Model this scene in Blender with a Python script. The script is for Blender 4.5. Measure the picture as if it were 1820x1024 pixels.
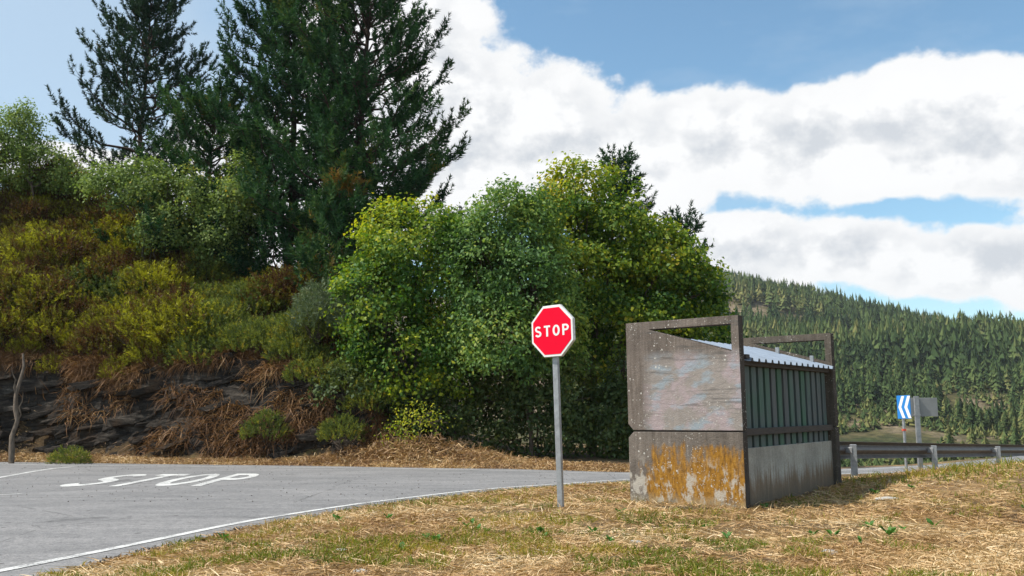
import bpy, math, random
import numpy as np
from mathutils import Vector, Matrix
R = math.radians
random.seed(4); rng = np.random.default_rng(11)
for o in list(bpy.data.objects): bpy.data.objects.remove(o)
S = bpy.context.scene
C = S.collection

# ------------------------------------------------------------------ camera
FPX, HZ, CH = 1589.0, 744.0, 1.15            # focal length in photo pixels, horizon row, eye height
PITCH = math.atan((HZ - 512) / FPX)
cam = bpy.data.cameras.new('camera'); cam_o = bpy.data.objects.new('camera', cam); C.objects.link(cam_o)
cam.sensor_width = 36; cam.lens = FPX / 1820 * 36; cam.clip_end = 6000; cam.clip_start = .1
cam_o.location = (0, 0, CH); cam_o.rotation_euler = (R(90) + PITCH, 0, 0)
S.camera = cam_o
cp, sp = math.cos(PITCH), math.sin(PITCH)
def ray(px, py):
    u, v = (px - 910) / FPX, (512 - py) / FPX
    return np.array([u, cp - v * sp, sp + v * cp])
def at(px, py, Y):                            # the point of a pixel's ray that stands at world distance Y
    d = ray(px, py); k = Y / d[1]
    return np.array([d[0] * k, Y, CH + d[2] * k])

# ------------------------------------------------------------------ sky
SUN_EL = 54.0
sun_h = np.array([-1.0, -0.14]); sun_h /= np.linalg.norm(sun_h)
to_sun = Vector((sun_h[0] * math.cos(R(SUN_EL)), sun_h[1] * math.cos(R(SUN_EL)), math.sin(R(SUN_EL))))
W = bpy.data.worlds.new('World'); S.world = W; W.use_nodes = True
wt = W.node_tree; wt.nodes.clear()
def N(t, kind, **kw):
    n = t.nodes.new(kind)
    for k, v in kw.items():
        if k.startswith('i_'):
            n.inputs[int(k[2:])].default_value = v
        else: setattr(n, k, v)
    return n
def math_n(t, op, a, b=None, c=None, clamp=False):
    n = t.nodes.new('ShaderNodeMath'); n.operation = op; n.use_clamp = clamp
    for i, v in enumerate((a, b, c)):
        if v is None: continue
        if isinstance(v, (int, float)): n.inputs[i].default_value = v
        else: t.links.new(v, n.inputs[i])
    return n.outputs[0]
def ramp(t, fac, stops, interp='LINEAR'):
    n = t.nodes.new('ShaderNodeValToRGB'); n.color_ramp.interpolation = interp
    el = n.color_ramp.elements
    while len(el) < len(stops): el.new(.5)
    for e, (p, c) in zip(el, stops):
        e.position = p; e.color = (c, c, c, 1) if isinstance(c, (int, float)) else (*c, 1)
    if fac is not None: t.links.new(fac, n.inputs[0])
    return n.outputs[0]
def mixc(t, fac, a, b, mode='MIX'):
    n = t.nodes.new('ShaderNodeMix'); n.data_type = 'RGBA'; n.blend_type = mode
    for sock, v in ((n.inputs[0], fac), (n.inputs[6], a), (n.inputs[7], b)):
        if isinstance(v, (int, float)): sock.default_value = v
        elif isinstance(v, tuple): sock.default_value = (*v, 1)
        else: t.links.new(v, sock)
    return n.outputs[2]
def noise(t, vec, scale, detail=4, rough=.55, dim='3D', dist=0):
    n = t.nodes.new('ShaderNodeTexNoise'); n.noise_dimensions = dim
    n.inputs['Scale'].default_value = scale; n.inputs['Detail'].default_value = detail
    n.inputs['Roughness'].default_value = rough; n.inputs['Distortion'].default_value = dist
    if vec is not None: t.links.new(vec, n.inputs['Vector'])
    return n.outputs['Fac']
def mapping(t, vec, scale=(1, 1, 1), loc=(0, 0, 0), rot=(0, 0, 0)):
    n = t.nodes.new('ShaderNodeMapping'); n.inputs['Scale'].default_value = scale
    n.inputs['Location'].default_value = loc; n.inputs['Rotation'].default_value = rot
    t.links.new(vec, n.inputs['Vector']); return n.outputs[0]

def build_sky():
    t = wt
    sky = N(t, 'ShaderNodeTexSky', sky_type='NISHITA', sun_disc=False)
    sky.sun_elevation = R(SUN_EL); sky.sun_rotation = math.atan2(sun_h[0], sun_h[1])
    sky.altitude = 200; sky.air_density = 1.0; sky.dust_density = .6; sky.ozone_density = 1.6
    tc = N(t, 'ShaderNodeTexCoord'); d = tc.outputs['Generated']
    sep = N(t, 'ShaderNodeSeparateXYZ'); t.links.new(d, sep.inputs[0])
    az = math_n(t, 'ARCTAN2', sep.outputs[0], sep.outputs[1]); el = math_n(t, 'ARCSINE', sep.outputs[2])
    # cumulus bodies given as (azimuth, elevation) ellipses
    def ell(px, py, rx, ry):
        a = ray(px, py); a /= np.linalg.norm(a)
        u = math_n(t, 'MULTIPLY', math_n(t, 'SUBTRACT', az, math.atan2(a[0], a[1])), FPX / rx)
        v = math_n(t, 'MULTIPLY', math_n(t, 'SUBTRACT', el, math.asin(a[2])), FPX / ry)
        r2 = math_n(t, 'ADD', math_n(t, 'MULTIPLY', u, u), math_n(t, 'MULTIPLY', v, v))
        return math_n(t, 'SUBTRACT', 1.0, math_n(t, 'SQRT', r2))
    field = None
    for e in CLOUDS:
        k = ell(*e)
        field = k if field is None else math_n(t, 'SMOOTH_MAX', field, k, .18)
    # elsewhere in the sky: the same sort of broken cumulus from noise alone
    ax = math_n(t, 'ABSOLUTE', math_n(t, 'SUBTRACT', az, .0))
    away = math_n(t, 'MAXIMUM', ramp_f(t, ax, .66, .95), ramp_f(t, el, .50, .72))
    base = math_n(t, 'MULTIPLY', math_n(t, 'SUBTRACT', noise(t, mapping(t, d, (1, 1, 1.7), (3.1, .4, 1.2)), 2.2, 3), .53), 3.0)
    base = math_n(t, 'ADD', base, math_n(t, 'MULTIPLY', math_n(t, 'SUBTRACT', away, 1.0), 3.0))
    field = math_n(t, 'MAXIMUM', field, base)
    n1 = noise(t, mapping(t, d, (1, 1, 1.25), (.7, 2.3, .1)), 8.5, 9, .58)
    n2 = noise(t, mapping(t, d, (1, 1, 1.25), (5.7, 1.3, .4)), 30, 5, .6)
    dens = math_n(t, 'ADD', field, math_n(t, 'MULTIPLY', math_n(t, 'SUBTRACT', n1, .5), 1.15))
    dens = math_n(t, 'ADD', dens, math_n(t, 'MULTIPLY', math_n(t, 'SUBTRACT', n2, .5), .34))
    alpha = ramp(t, ramp_f(t, dens, -.02, .17), [(0, 0.), (1, 1.)], 'EASE')
    # thin veil of high haze
    veil = math_n(t, 'MULTIPLY', ramp(t, noise(t, mapping(t, d, (1, 1, 3), (1, 7, 2)), 5, 6, .6), [(.45, 0.), (.8, 1.)]), .35)
    n1b = noise(t, mapping(t, d, (1, 1, 1.25), (.7 - .020, 2.3 - .004, .1 + .030)), 8.5, 9, .58)
    shade = math_n(t, 'ADD', math_n(t, 'MULTIPLY', noise(t, mapping(t, d, (1, 1, 2.0), (.4, .9, 3.3)), 5.5, 6, .55), .75), math_n(t, 'ADD', .15, math_n(t, 'MULTIPLY', math_n(t, 'SUBTRACT', n1, n1b), 1.6)))
    core = ramp(t, shade, [(.30, (.55, .58, .62)), (.44, (.69, .705, .725)), (.56, (.82, .825, .83))])
    rim = ramp_f(t, dens, .1, .55)
    ccol = mixc(t, rim, (.80, .805, .81), core)
    skyc = mixc(t, 1.0, sky.outputs[0], (SKY_K * .86, SKY_K * 1.03, SKY_K * .98), 'MULTIPLY')
    pale = math_n(t, 'MULTIPLY', ramp(t, math_n(t, 'ADD', ell(60, 160, 620, 420), math_n(t, 'MULTIPLY', math_n(t, 'SUBTRACT', n1, .5), .5)), [(.0, 0.), (.5, 1.)]), .62)
    skyc = mixc(t, math_n(t, 'MAXIMUM', veil, pale), skyc, (.50, .60, .70))
    col = mixc(t, alpha, skyc, ccol)
    bg = N(t, 'ShaderNodeBackground'); t.links.new(col, bg.inputs[0]); bg.inputs[1].default_value = SKY_S
    out = N(t, 'ShaderNodeOutputWorld'); t.links.new(bg.outputs[0], out.inputs[0])
def ramp_f(t, v, lo, hi):
    n = t.nodes.new('ShaderNodeMapRange'); n.clamp = True
    n.inputs[1].default_value = lo; n.inputs[2].default_value = hi
    t.links.new(v, n.inputs[0]); return n.outputs[0]
SKY_K, SKY_S = 0.15, 1.0
CLOUDS = [(690, 90, 200, 190), (560, 330, 330, 160), (800, 230, 180, 180), (950, 250, 190, 150), (1110, 290, 200, 125),
          (1290, 245, 150, 100), (1450, 250, 180, 110), (1610, 205, 120, 100), (1600, 300, 200, 50), (1760, 225, 140, 110),
          (1930, 250, 190, 130), (1300, 440, 190, 65), (1480, 450, 210, 60), (1720, 470, 220, 65), (1200, 520, 300, 110),
          (1950, 470, 200, 80), (130, 300, 190, 40)]
build_sky()
W.cycles.sampling_method = 'MANUAL'; W.cycles.sample_map_resolution = 512

sun = bpy.data.lights.new('sun', 'SUN'); sun.energy = 5.0; sun.angle = R(.53); sun.color = (1, .94, .84)
sun_o = bpy.data.objects.new('sun', sun); C.objects.link(sun_o)
sun_o.rotation_euler = to_sun.to_track_quat('Z', 'Y').to_euler(); sun_o.location = (-20, -6, 30)

S.view_settings.view_transform = 'Standard'; S.view_settings.look = 'None'
S.view_settings.gamma = 1; S.view_settings.use_curve_mapping = False; S.view_settings.exposure = 0.30
S.render.engine = 'CYCLES'
cy = S.cycles
cy.max_bounces = 5; cy.diffuse_bounces = 2; cy.glossy_bounces = 2; cy.transmission_bounces = 3; cy.transparent_max_bounces = 4
cy.caustics_reflective = False; cy.caustics_refractive = False; cy.sample_clamp_indirect = 4
cy.use_denoising = True

# ------------------------------------------------------------------ helpers
def link(o, parent=None):
    C.objects.link(o)
    if parent is not None: o.parent = parent
    return o
def tag(o, label=None, cat=None, group=None, kind=None):
    for k, v in (('label', label), ('category', cat), ('group', group), ('kind', kind)):
        if v: o[k] = v
    return o
def empty(name, loc=(0, 0, 0), rz=0):
    o = bpy.data.objects.new(name, None); o.location = loc; o.rotation_euler = (0, 0, rz)
    o.empty_display_size = .2
    C.objects.link(o); return o
def mesh_obj(name, V, F, mat, parent=None, smooth=False):
    m = bpy.data.meshes.new(name); m.from_pydata([tuple(map(float, v)) for v in V], [], [tuple(f) for f in F]); m.update()
    if smooth: m.polygons.foreach_set('use_smooth', [True] * len(m.polygons))
    m.materials.append(mat)
    return link(bpy.data.objects.new(name, m), parent)
def soup_mesh(name, P, tint, mat):
    """P (n,k,3): n separate faces of k corners; tint: one number per face"""
    n, k, _ = P.shape
    m = bpy.data.meshes.new(name)
    m.vertices.add(n * k); m.vertices.foreach_set('co', np.ascontiguousarray(P, dtype=np.float32).ravel())
    m.loops.add(n * k); m.loops.foreach_set('vertex_index', np.arange(n * k, dtype=np.int32))
    m.polygons.add(n); m.polygons.foreach_set('loop_start', np.arange(0, n * k, k, dtype=np.int32))
    m.polygons.foreach_set('loop_total', np.full(n, k, dtype=np.int32))
    a = m.attributes.new('tint', 'FLOAT', 'FACE'); a.data.foreach_set('value', np.asarray(tint, dtype=np.float32))
    m.materials.append(mat); m.update(); return m
def grid_mesh(name, G, mat, smooth=True):
    """G (a,b,3) grid of points"""
    a, b, _ = G.shape
    idx = np.arange(a * b).reshape(a, b)
    q = np.stack([idx[:-1, :-1], idx[1:, :-1], idx[1:, 1:], idx[:-1, 1:]], -1).reshape(-1, 4)
    n = len(q); m = bpy.data.meshes.new(name)
    m.vertices.add(a * b); m.vertices.foreach_set('co', np.ascontiguousarray(G, dtype=np.float32).ravel())
    m.loops.add(n * 4); m.loops.foreach_set('vertex_index', q.astype(np.int32).ravel())
    m.polygons.add(n); m.polygons.foreach_set('loop_start', np.arange(0, n * 4, 4, dtype=np.int32))
    m.polygons.foreach_set('loop_total', np.full(n, 4, dtype=np.int32))
    m.polygons.foreach_set('use_smooth', np.full(n, smooth))
    m.materials.append(mat); m.update(); return m
def box_vf(x0, x1, y0, y1, z0, z1):
    V = [(x0, y0, z0), (x1, y0, z0), (x1, y1, z0), (x0, y1, z0), (x0, y0, z1), (x1, y0, z1), (x1, y1, z1), (x0, y1, z1)]
    F = [(0, 3, 2, 1), (4, 5, 6, 7), (0, 1, 5, 4), (1, 2, 6, 5), (2, 3, 7, 6), (3, 0, 4, 7)]
    return V, F
def box(name, b, mat, parent=None, bev=0.0):
    o = mesh_obj(name, *box_vf(*b), mat, parent)
    if bev: bevel(o, bev)
    return o
def bevel(o, w, seg=2):
    md = o.modifiers.new('bevel', 'BEVEL'); md.width = w; md.segments = seg; md.limit_method = 'ANGLE'; md.angle_limit = R(35)
def prism(name, poly, x0, x1, mat, parent=None, bev=0):
    """polygon in the local (y,z) plane, swept along x from x0 to x1"""
    n = len(poly)
    V = [(x0, *p) for p in poly] + [(x1, *p) for p in poly]
    F = [tuple(range(n)), tuple(range(2 * n - 1, n - 1, -1))] + [(i, i + n, (i + 1) % n + n, (i + 1) % n) for i in range(n)]
    o = mesh_obj(name, V, F, mat, parent)
    if bev: bevel(o, bev)
    return o
def tubes(paths, sides=5):
    """paths: list of (points (n,3), radii (n)); returns V,F of all as one mesh"""
    V, F = [], []
    for P, r in paths:
        P = np.asarray(P, float); base = len(V)
        T = np.gradient(P, axis=0); T /= np.linalg.norm(T, axis=1)[:, None] + 1e-9
        ref = np.array([0.31, .95, .1]) if abs(T[0][2]) > .6 else np.array([0, 0, 1.])
        for p, tt, rr in zip(P, T, r):
            a = np.cross(tt, ref); a /= np.linalg.norm(a) + 1e-9; b = np.cross(tt, a)
            for k in range(sides):
                w = 2 * math.pi * k / sides
                V.append(p + rr * (math.cos(w) * a + math.sin(w) * b))
        for i in range(len(P) - 1):
            for k in range(sides):
                k2 = (k + 1) % sides
                F.append((base + i * sides + k, base + i * sides + k2, base + (i + 1) * sides + k2, base + (i + 1) * sides + k))
    return V, F
def copy_tree(o, parent=None):
    c = o.copy(); C.objects.link(c); c.parent = parent
    for ch in o.children: copy_tree(ch, c)
    return c
# value noise in numpy
def _h(ix, iy, iz, s):
    n = (ix * 374761393 + iy * 668265263 + iz * 2147483647 + s * 974711) & 0x7fffffff
    n = ((n ^ (n >> 13)) * 1274126177) & 0x7fffffff
    return ((n ^ (n >> 16)) & 0xffff) / 65535.0
def vnoise(x, y, z=0.0, s=0):
    x, y, z = np.broadcast_arrays(np.asarray(x, float), np.asarray(y, float), np.asarray(z, float))
    ix, iy, iz = np.floor(x).astype(np.int64), np.floor(y).astype(np.int64), np.floor(z).astype(np.int64)
    fx, fy, fz = x - ix, y - iy, z - iz
    fx, fy, fz = [q * q * (3 - 2 * q) for q in (fx, fy, fz)]
    r = 0
    for a in (0, 1):
        for b in (0, 1):
            for c in (0, 1):
                r = r + _h(ix + a, iy + b, iz + c, s) * np.where(a, fx, 1 - fx) * np.where(b, fy, 1 - fy) * np.where(c, fz, 1 - fz)
    return r
def fbm(x, y, z=0.0, s=0, oct=4):
    r, a, k = 0, .5, 1.0
    for i in range(oct):
        r = r + a * (vnoise(np.asarray(x) * k, np.asarray(y) * k, np.asarray(z) * k, s + i) - .5); a *= .5; k *= 2.03
    return r
def sstep(lo, hi, v):
    q = np.clip((np.asarray(v, float) - lo) / (hi - lo), 0, 1); return q * q * (3 - 2 * q)
def unit(v): return v / (np.linalg.norm(v, axis=-1, keepdims=True) + 1e-9)

# ------------------------------------------------------------------ materials
def mat_new(name, rough=.85, spec=.3):
    m = bpy.data.materials.new(name); m.use_nodes = True; t = m.node_tree
    b = t.nodes['Principled BSDF']; b.inputs['Roughness'].default_value = rough
    b.inputs['Specular IOR Level'].default_value = spec
    return m, t, b
def objco(t): return N(t, 'ShaderNodeTexCoord').outputs['Object']
def worldco(t): return N(t, 'ShaderNodeNewGeometry').outputs['Position']
def bump(t, b, h, strength=.5, dist=.02):
    n = N(t, 'ShaderNodeBump'); n.inputs['Strength'].default_value = strength; n.inputs['Distance'].default_value = dist
    t.links.new(h, n.inputs['Height']); t.links.new(n.outputs[0], b.inputs['Normal'])
def leaf_mat(name, stops, trans=.35, gloss=.02, rough=.6, tcol=1.25):
    m = bpy.data.materials.new(name); m.use_nodes = True; t = m.node_tree; t.nodes.clear()
    a = N(t, 'ShaderNodeAttribute', attribute_name='tint')
    col = ramp(t, a.outputs['Fac'], stops)
    d = N(t, 'ShaderNodeBsdfDiffuse'); t.links.new(col, d.inputs[0])
    tr = N(t, 'ShaderNodeBsdfTranslucent'); t.links.new(mixc(t, 1.0, col, (tcol, tcol, .7), 'MULTIPLY'), tr.inputs[0])
    mx = N(t, 'ShaderNodeMixShader'); mx.inputs[0].default_value = trans
    t.links.new(d.outputs[0], mx.inputs[1]); t.links.new(tr.outputs[0], mx.inputs[2])
    g = N(t, 'ShaderNodeBsdfGlossy'); g.inputs['Roughness'].default_value = rough; g.inputs[0].default_value = (.8, .85, .9, 1)
    m2 = N(t, 'ShaderNodeMixShader'); m2.inputs[0].default_value = gloss
    t.links.new(mx.outputs[0], m2.inputs[1]); t.links.new(g.outputs[0], m2.inputs[2])
    o = N(t, 'ShaderNodeOutputMaterial'); t.links.new(m2.outputs[0], o.inputs[0])
    return m
M = {}
def concrete(name, base, stained):
    m, t, b = mat_new(name, .92, .2); co = objco(t)
    big = noise(t, co, 2.2, 5, .6)
    fine = noise(t, co, 60, 4, .6)
    streak = noise(t, mapping(t, co, (14, 14, 1.0)), 1.6, 5, .6)
    col = ramp(t, big, [(.3, tuple(c * .72 for c in base)), (.7, tuple(c * 1.2 for c in base))])
    col = mixc(t, .22 if stained == 'w' else .55, col, ramp(t, streak, [(.35, (.35, .33, .31)), (.65, (1, 1, 1))]), 'MULTIPLY')
    col = mixc(t, .5, col, ramp(t, fine, [(.3, (.55, .52, .5)), (.7, (1.2, 1.2, 1.2))]), 'MULTIPLY')
    if stained:
        sepn = N(t, 'ShaderNodeSeparateXYZ'); t.links.new(co, sepn.inputs[0])
        z = sepn.outputs[2]; yy = sepn.outputs[1]
        if 'u' in stained:      # faded paint and dark horizontal streaks of the upper slab
            pm = mapping(t, co, (1, 1, 1.2), (2, 5, 1))
            pink = ramp(t, noise(t, pm, 2.3, 3, .5), [(.48, 0.), (.58, .75)])
            pink = math_n(t, 'MULTIPLY', pink, ramp(t, z, [(0, 1.), (.62, 1.), (.8, 0.)]))
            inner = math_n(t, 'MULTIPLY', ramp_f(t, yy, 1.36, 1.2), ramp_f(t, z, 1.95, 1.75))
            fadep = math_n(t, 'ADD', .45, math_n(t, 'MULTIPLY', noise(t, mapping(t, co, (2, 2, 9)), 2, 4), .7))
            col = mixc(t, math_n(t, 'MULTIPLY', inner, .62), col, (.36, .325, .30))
            right = ramp_f(t, yy, .75, .15)
            col = mixc(t, math_n(t, 'MULTIPLY', math_n(t, 'MULTIPLY', inner, math_n(t, 'MULTIPLY', pink, right)), fadep), col, (.46, .27, .29))
            left = ramp(t, noise(t, mapping(t, co, (1, 1, 1), (9, 2, 4)), 2.6, 3), [(.5, 0.), (.6, .6)])
            col = mixc(t, math_n(t, 'MULTIPLY', math_n(t, 'MULTIPLY', inner, left), fadep), col, (.44, .34, .37))
            blue = ramp(t, noise(t, mapping(t, co, (1, 1.1, 2.2), (1, 8, 3)), 3.2, 4, .55), [(.52, 0.), (.64, .75)])
            col = mixc(t, math_n(t, 'MULTIPLY', math_n(t, 'MULTIPLY', inner, blue), fadep), col, (.28, .36, .42))
            hz = ramp(t, noise(t, mapping(t, co, (1, 1.1, 16), (0, 0, .4), (R(9), 0, 0)), 1.5, 4, .6), [(.54, 0.), (.66, .62)])
            hz = math_n(t, 'MULTIPLY', hz, math_n(t, 'MULTIPLY', ramp_f(t, z, .95, 1.25), ramp_f(t, yy, 1.42, 1.2)))
            col = mixc(t, hz, col, (.10, .095, .09))
        if 'l' in stained:      # orange lichen climbing from the ground and pale scale
            lm = noise(t, mapping(t, co, (5.5, 5.5, 2.0), (3, 1, 0)), 1.35, 8, .7)
            hh = ramp(t, z, [(.0, .56), (.2, .70), (.5, .68), (.72, .52), (.9, .2)])
            e = math_n(t, 'ADD', lm, math_n(t, 'SUBTRACT', hh, .5))
            e = math_n(t, 'SUBTRACT', e, math_n(t, 'MULTIPLY', ramp_f(t, yy, 1.15, 1.5), .35))
            lich = ramp(t, e, [(.46, 0.), (.56, .7), (.66, .95)])
            lc = ramp(t, noise(t, mapping(t, co, (6, 6, 2)), 5, 5), [(.32, (.15, .070, .012)), (.52, (.33, .155, .018)), (.68, (.40, .21, .035)), (.8, (.34, .25, .11))])
            pale = ramp(t, noise(t, mapping(t, co, (3, 3, 1.7), (7, 3, 2)), 2.6, 6, .65), [(.53, 0.), (.60, .85)])
            pale = math_n(t, 'MULTIPLY', pale, ramp_f(t, z, .65, .4))
            col = mixc(t, lich, col, lc)
            col = mixc(t, pale, col, (.46, .42, .36))
            foot = ramp(t, math_n(t, 'ADD', z, math_n(t, 'MULTIPLY', noise(t, co, 6, 4), .2)), [(.10, .7), (.24, 0.)])
            col = mixc(t, foot, col, (.36, .30, .19))
        if 'w' in stained:      # the plain wall: damp brown band near the ground
            e = math_n(t, 'ADD', z, math_n(t, 'MULTIPLY', math_n(t, 'SUBTRACT', streak, .5), .75))
            col = mixc(t, ramp(t, e, [(.12, .75), (.26, .75), (.42, 0.)]), col, (.17, .10, .05))
            col = mixc(t, ramp(t, e, [(.0, .9), (.12, .6), (.24, 0.)]), col, (.14, .12, .09))
    if stained != 'w':
        vor = N(t, 'ShaderNodeTexVoronoi', feature='F1'); vor.inputs['Scale'].default_value = 20; t.links.new(co, vor.inputs['Vector'])
        vs = N(t, 'ShaderNodeSeparateColor'); t.links.new(vor.outputs['Color'], vs.inputs[0])
        thr = math_n(t, 'MULTIPLY', math_n(t, 'POWER', vs.outputs[0], 3.0), .24)
        patch = ramp(t, noise(t, co, 3.2, 3), [(.4, .25), (.62, 1.)])
        dot = math_n(t, 'LESS_THAN', vor.outputs['Distance'], math_n(t, 'MULTIPLY', thr, patch))
        col = mixc(t, math_n(t, 'MULTIPLY', dot, .85), col, (.58, .56, .51))
        vor2 = N(t, 'ShaderNodeTexVoronoi', feature='F1'); vor2.inputs['Scale'].default_value = 48; t.links.new(co, vor2.inputs['Vector'])
        vs2 = N(t, 'ShaderNodeSeparateColor'); t.links.new(vor2.outputs['Color'], vs2.inputs[0])
        thr2 = math_n(t, 'MULTIPLY', math_n(t, 'POWER', vs2.outputs[1], 2.0), .42)
        patch2 = ramp(t, noise(t, mapping(t, co, (1, 1, 1), (5, 5, 1)), 2.6, 4), [(.42, .0), (.6, 1.)])
        dot2 = math_n(t, 'LESS_THAN', math_n(t, 'ADD', vor2.outputs['Distance'], math_n(t, 'MULTIPLY', math_n(t, 'SUBTRACT', fine, .5), .25)), math_n(t, 'MULTIPLY', thr2, patch2))
        col = mixc(t, math_n(t, 'MULTIPLY', dot2, .7), col, (.55, .53, .48))
    t.links.new(col, b.inputs['Base Color'])
    bump(t, b, math_n(t, 'ADD', fine, math_n(t, 'MULTIPLY', noise(t, co, 14, 5), 1.5)), .55, .012)
    return m
M['conc_upper'] = concrete('weathered concrete upper', (.215, .18, .155), 'u')
M['conc_lower'] = concrete('weathered concrete lower', (.21, .18, .155), 'l')
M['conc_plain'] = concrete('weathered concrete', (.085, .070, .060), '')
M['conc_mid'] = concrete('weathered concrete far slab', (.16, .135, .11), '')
M['conc_wall'] = concrete('grey concrete wall', (.40, .38, .335), 'w')

def simple(name, col, rough=.6, metal=0, var=.25, scale=8, bumpk=.2, spec=.4, stretch=(1, 1, 1)):
    m, t, b = mat_new(name, rough, spec); co = mapping(t, objco(t), stretch)
    n = noise(t, co, scale, 5, .6); n2 = noise(t, co, scale * 7, 4, .6)
    c = ramp(t, n, [(.3, tuple(q * (1 - var) for q in col)), (.7, tuple(min(1, q * (1 + var)) for q in col))])
    c = mixc(t, var, c, ramp(t, n2, [(.3, (.6, .6, .6)), (.7, (1.15, 1.15, 1.15))]), 'MULTIPLY')
    t.links.new(c, b.inputs['Base Color']); b.inputs['Metallic'].default_value = metal
    t.links.new(ramp(t, n2, [(.3, max(.05, rough - .12)), (.7, min(1, rough + .12))]), b.inputs['Roughness'])
    if bumpk: bump(t, b, n2, bumpk, .006)
    return m
M['galv'] = simple('galvanised steel', (.36, .37, .38), .5, .55, .22, 14)
M['galv_dark'] = simple('weathered rail steel', (.115, .10, .096), .5, .5, .3, 6, .1)
M['tin'] = simple('corrugated roof tin', (.25, .30, .37), .7, .1, .12, 5, .1, spec=.2)
M['red'] = simple('sign red', (.82, .003, .03), .6, 0, .06, 6, 0, spec=.08)
M['white'] = simple('sign white', (.80, .80, .79), .45, 0, .07, 9, 0)
M['rim'] = simple('sign rim', (.60, .59, .56), .5, .1, .25, 22, .1)
M['blue'] = simple('sign blue', (.03, .22, .60), .4, 0, .06, 5, 0)
M['sign_back'] = simple('sign back grey', (.27, .28, .28), .55, .3, .12, 4, 0)
M['timber'] = simple('dark stained timber', (.055, .042, .036), .8, 0, .35, 6, .3, stretch=(1, 8, 8))
M['sticker'] = simple('red sticker', (.7, .1, .06), .5, 0, .05, 5, 0)
def board_mat():
    m, t, b = mat_new('faded green boards', .75, .25); co = objco(t)
    oi = N(t, 'ShaderNodeObjectInfo')
    g = noise(t, mapping(t, co, (1, 1, .8)), 2.5, 4)
    k = math_n(t, 'ADD', math_n(t, 'MULTIPLY', oi.outputs['Random'], .42), math_n(t, 'MULTIPLY', g, .62))
    col = ramp(t, k, [(.25, (.115, .112, .116)), (.48, (.10, .122, .122)), (.62, (.085, .135, .112)), (.8, (.06, .135, .085))])
    gr = noise(t, mapping(t, co, (40, 40, 1.2)), 2, 5)
    col = mixc(t, .6, col, ramp(t, gr, [(.3, (.5, .5, .5)), (.7, (1.25, 1.25, 1.25))]), 'MULTIPLY')
    t.links.new(col, b.inputs['Base Color']); bump(t, b, gr, .3, .004); return m
M['board'] = board_mat()
def asphalt():
    m, t, b = mat_new('asphalt', .85, .35); co = worldco(t)
    big = noise(t, co, .35, 4, .6); mid = noise(t, mapping(t, co, (.5, 1.6, 1)), 1.4, 5, .6); fine = noise(t, co, 55, 3, .7)
    col = ramp(t, big, [(.3, (.175, .175, .177)), (.7, (.225, .222, .222))])
    col = mixc(t, .6, col, ramp(t, mid, [(.35, (.72, .72, .73)), (.65, (1.14, 1.13, 1.13))]), 'MULTIPLY')
    col = mixc(t, .9, col, ramp(t, fine, [(.28, (.45, .45, .46)), (.5, (1, 1, 1)), (.75, (1.6, 1.55, 1.5))]), 'MULTIPLY')
    col = mixc(t, .8, col, ramp(t, noise(t, co, 13, 4, .75), [(.3, (.62, .62, .63)), (.5, (1, 1, 1)), (.7, (1.35, 1.33, 1.3))]), 'MULTIPLY')
    vor = N(t, 'ShaderNodeTexVoronoi', feature='F1'); vor.inputs['Scale'].default_value = 5.5; t.links.new(co, vor.inputs['Vector'])
    vs = N(t, 'ShaderNodeSeparateColor'); t.links.new(vor.outputs['Color'], vs.inputs[0])
    spot = math_n(t, 'LESS_THAN', vor.outputs['Distance'], math_n(t, 'MULTIPLY', math_n(t, 'POWER', vs.outputs[1], 4.0), .22))
    spot = math_n(t, 'MULTIPLY', spot, ramp(t, noise(t, co, .3, 3), [(.4, .1), (.6, .9)]))
    col = mixc(t, spot, col, (.035, .033, .03))
    crack = N(t, 'ShaderNodeTexVoronoi', feature='DISTANCE_TO_EDGE'); crack.inputs['Scale'].default_value = .33
    t.links.new(mapping(t, co, (1, 1, 1)), crack.inputs['Vector'])
    wob = math_n(t, 'ADD', crack.outputs[0], math_n(t, 'MULTIPLY', math_n(t, 'SUBTRACT', noise(t, co, 2.2, 5), .5), .05))
    ck = math_n(t, 'MULTIPLY', math_n(t, 'LESS_THAN', math_n(t, 'ABSOLUTE', wob), .0035), .45)
    col = mixc(t, ck, col, (.05, .05, .05))
    t.links.new(col, b.inputs['Base Color']); bump(t, b, fine, .6, .012); return m
M['asphalt'] = asphalt()
def paint():
    m, t, b = mat_new('worn road paint', .7, .3); co = worldco(t)
    w = math_n(t, 'ADD', math_n(t, 'MULTIPLY', noise(t, co, 38, 4, .7), .75), math_n(t, 'MULTIPLY', noise(t, co, 2.5, 4), .45))
    col = ramp(t, w, [(.50, (.21, .21, .21)), (.58, (.50, .50, .49)), (.74, (.64, .64, .62))])
    t.links.new(col, b.inputs['Base Color']); return m
M['paint'] = paint()
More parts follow.
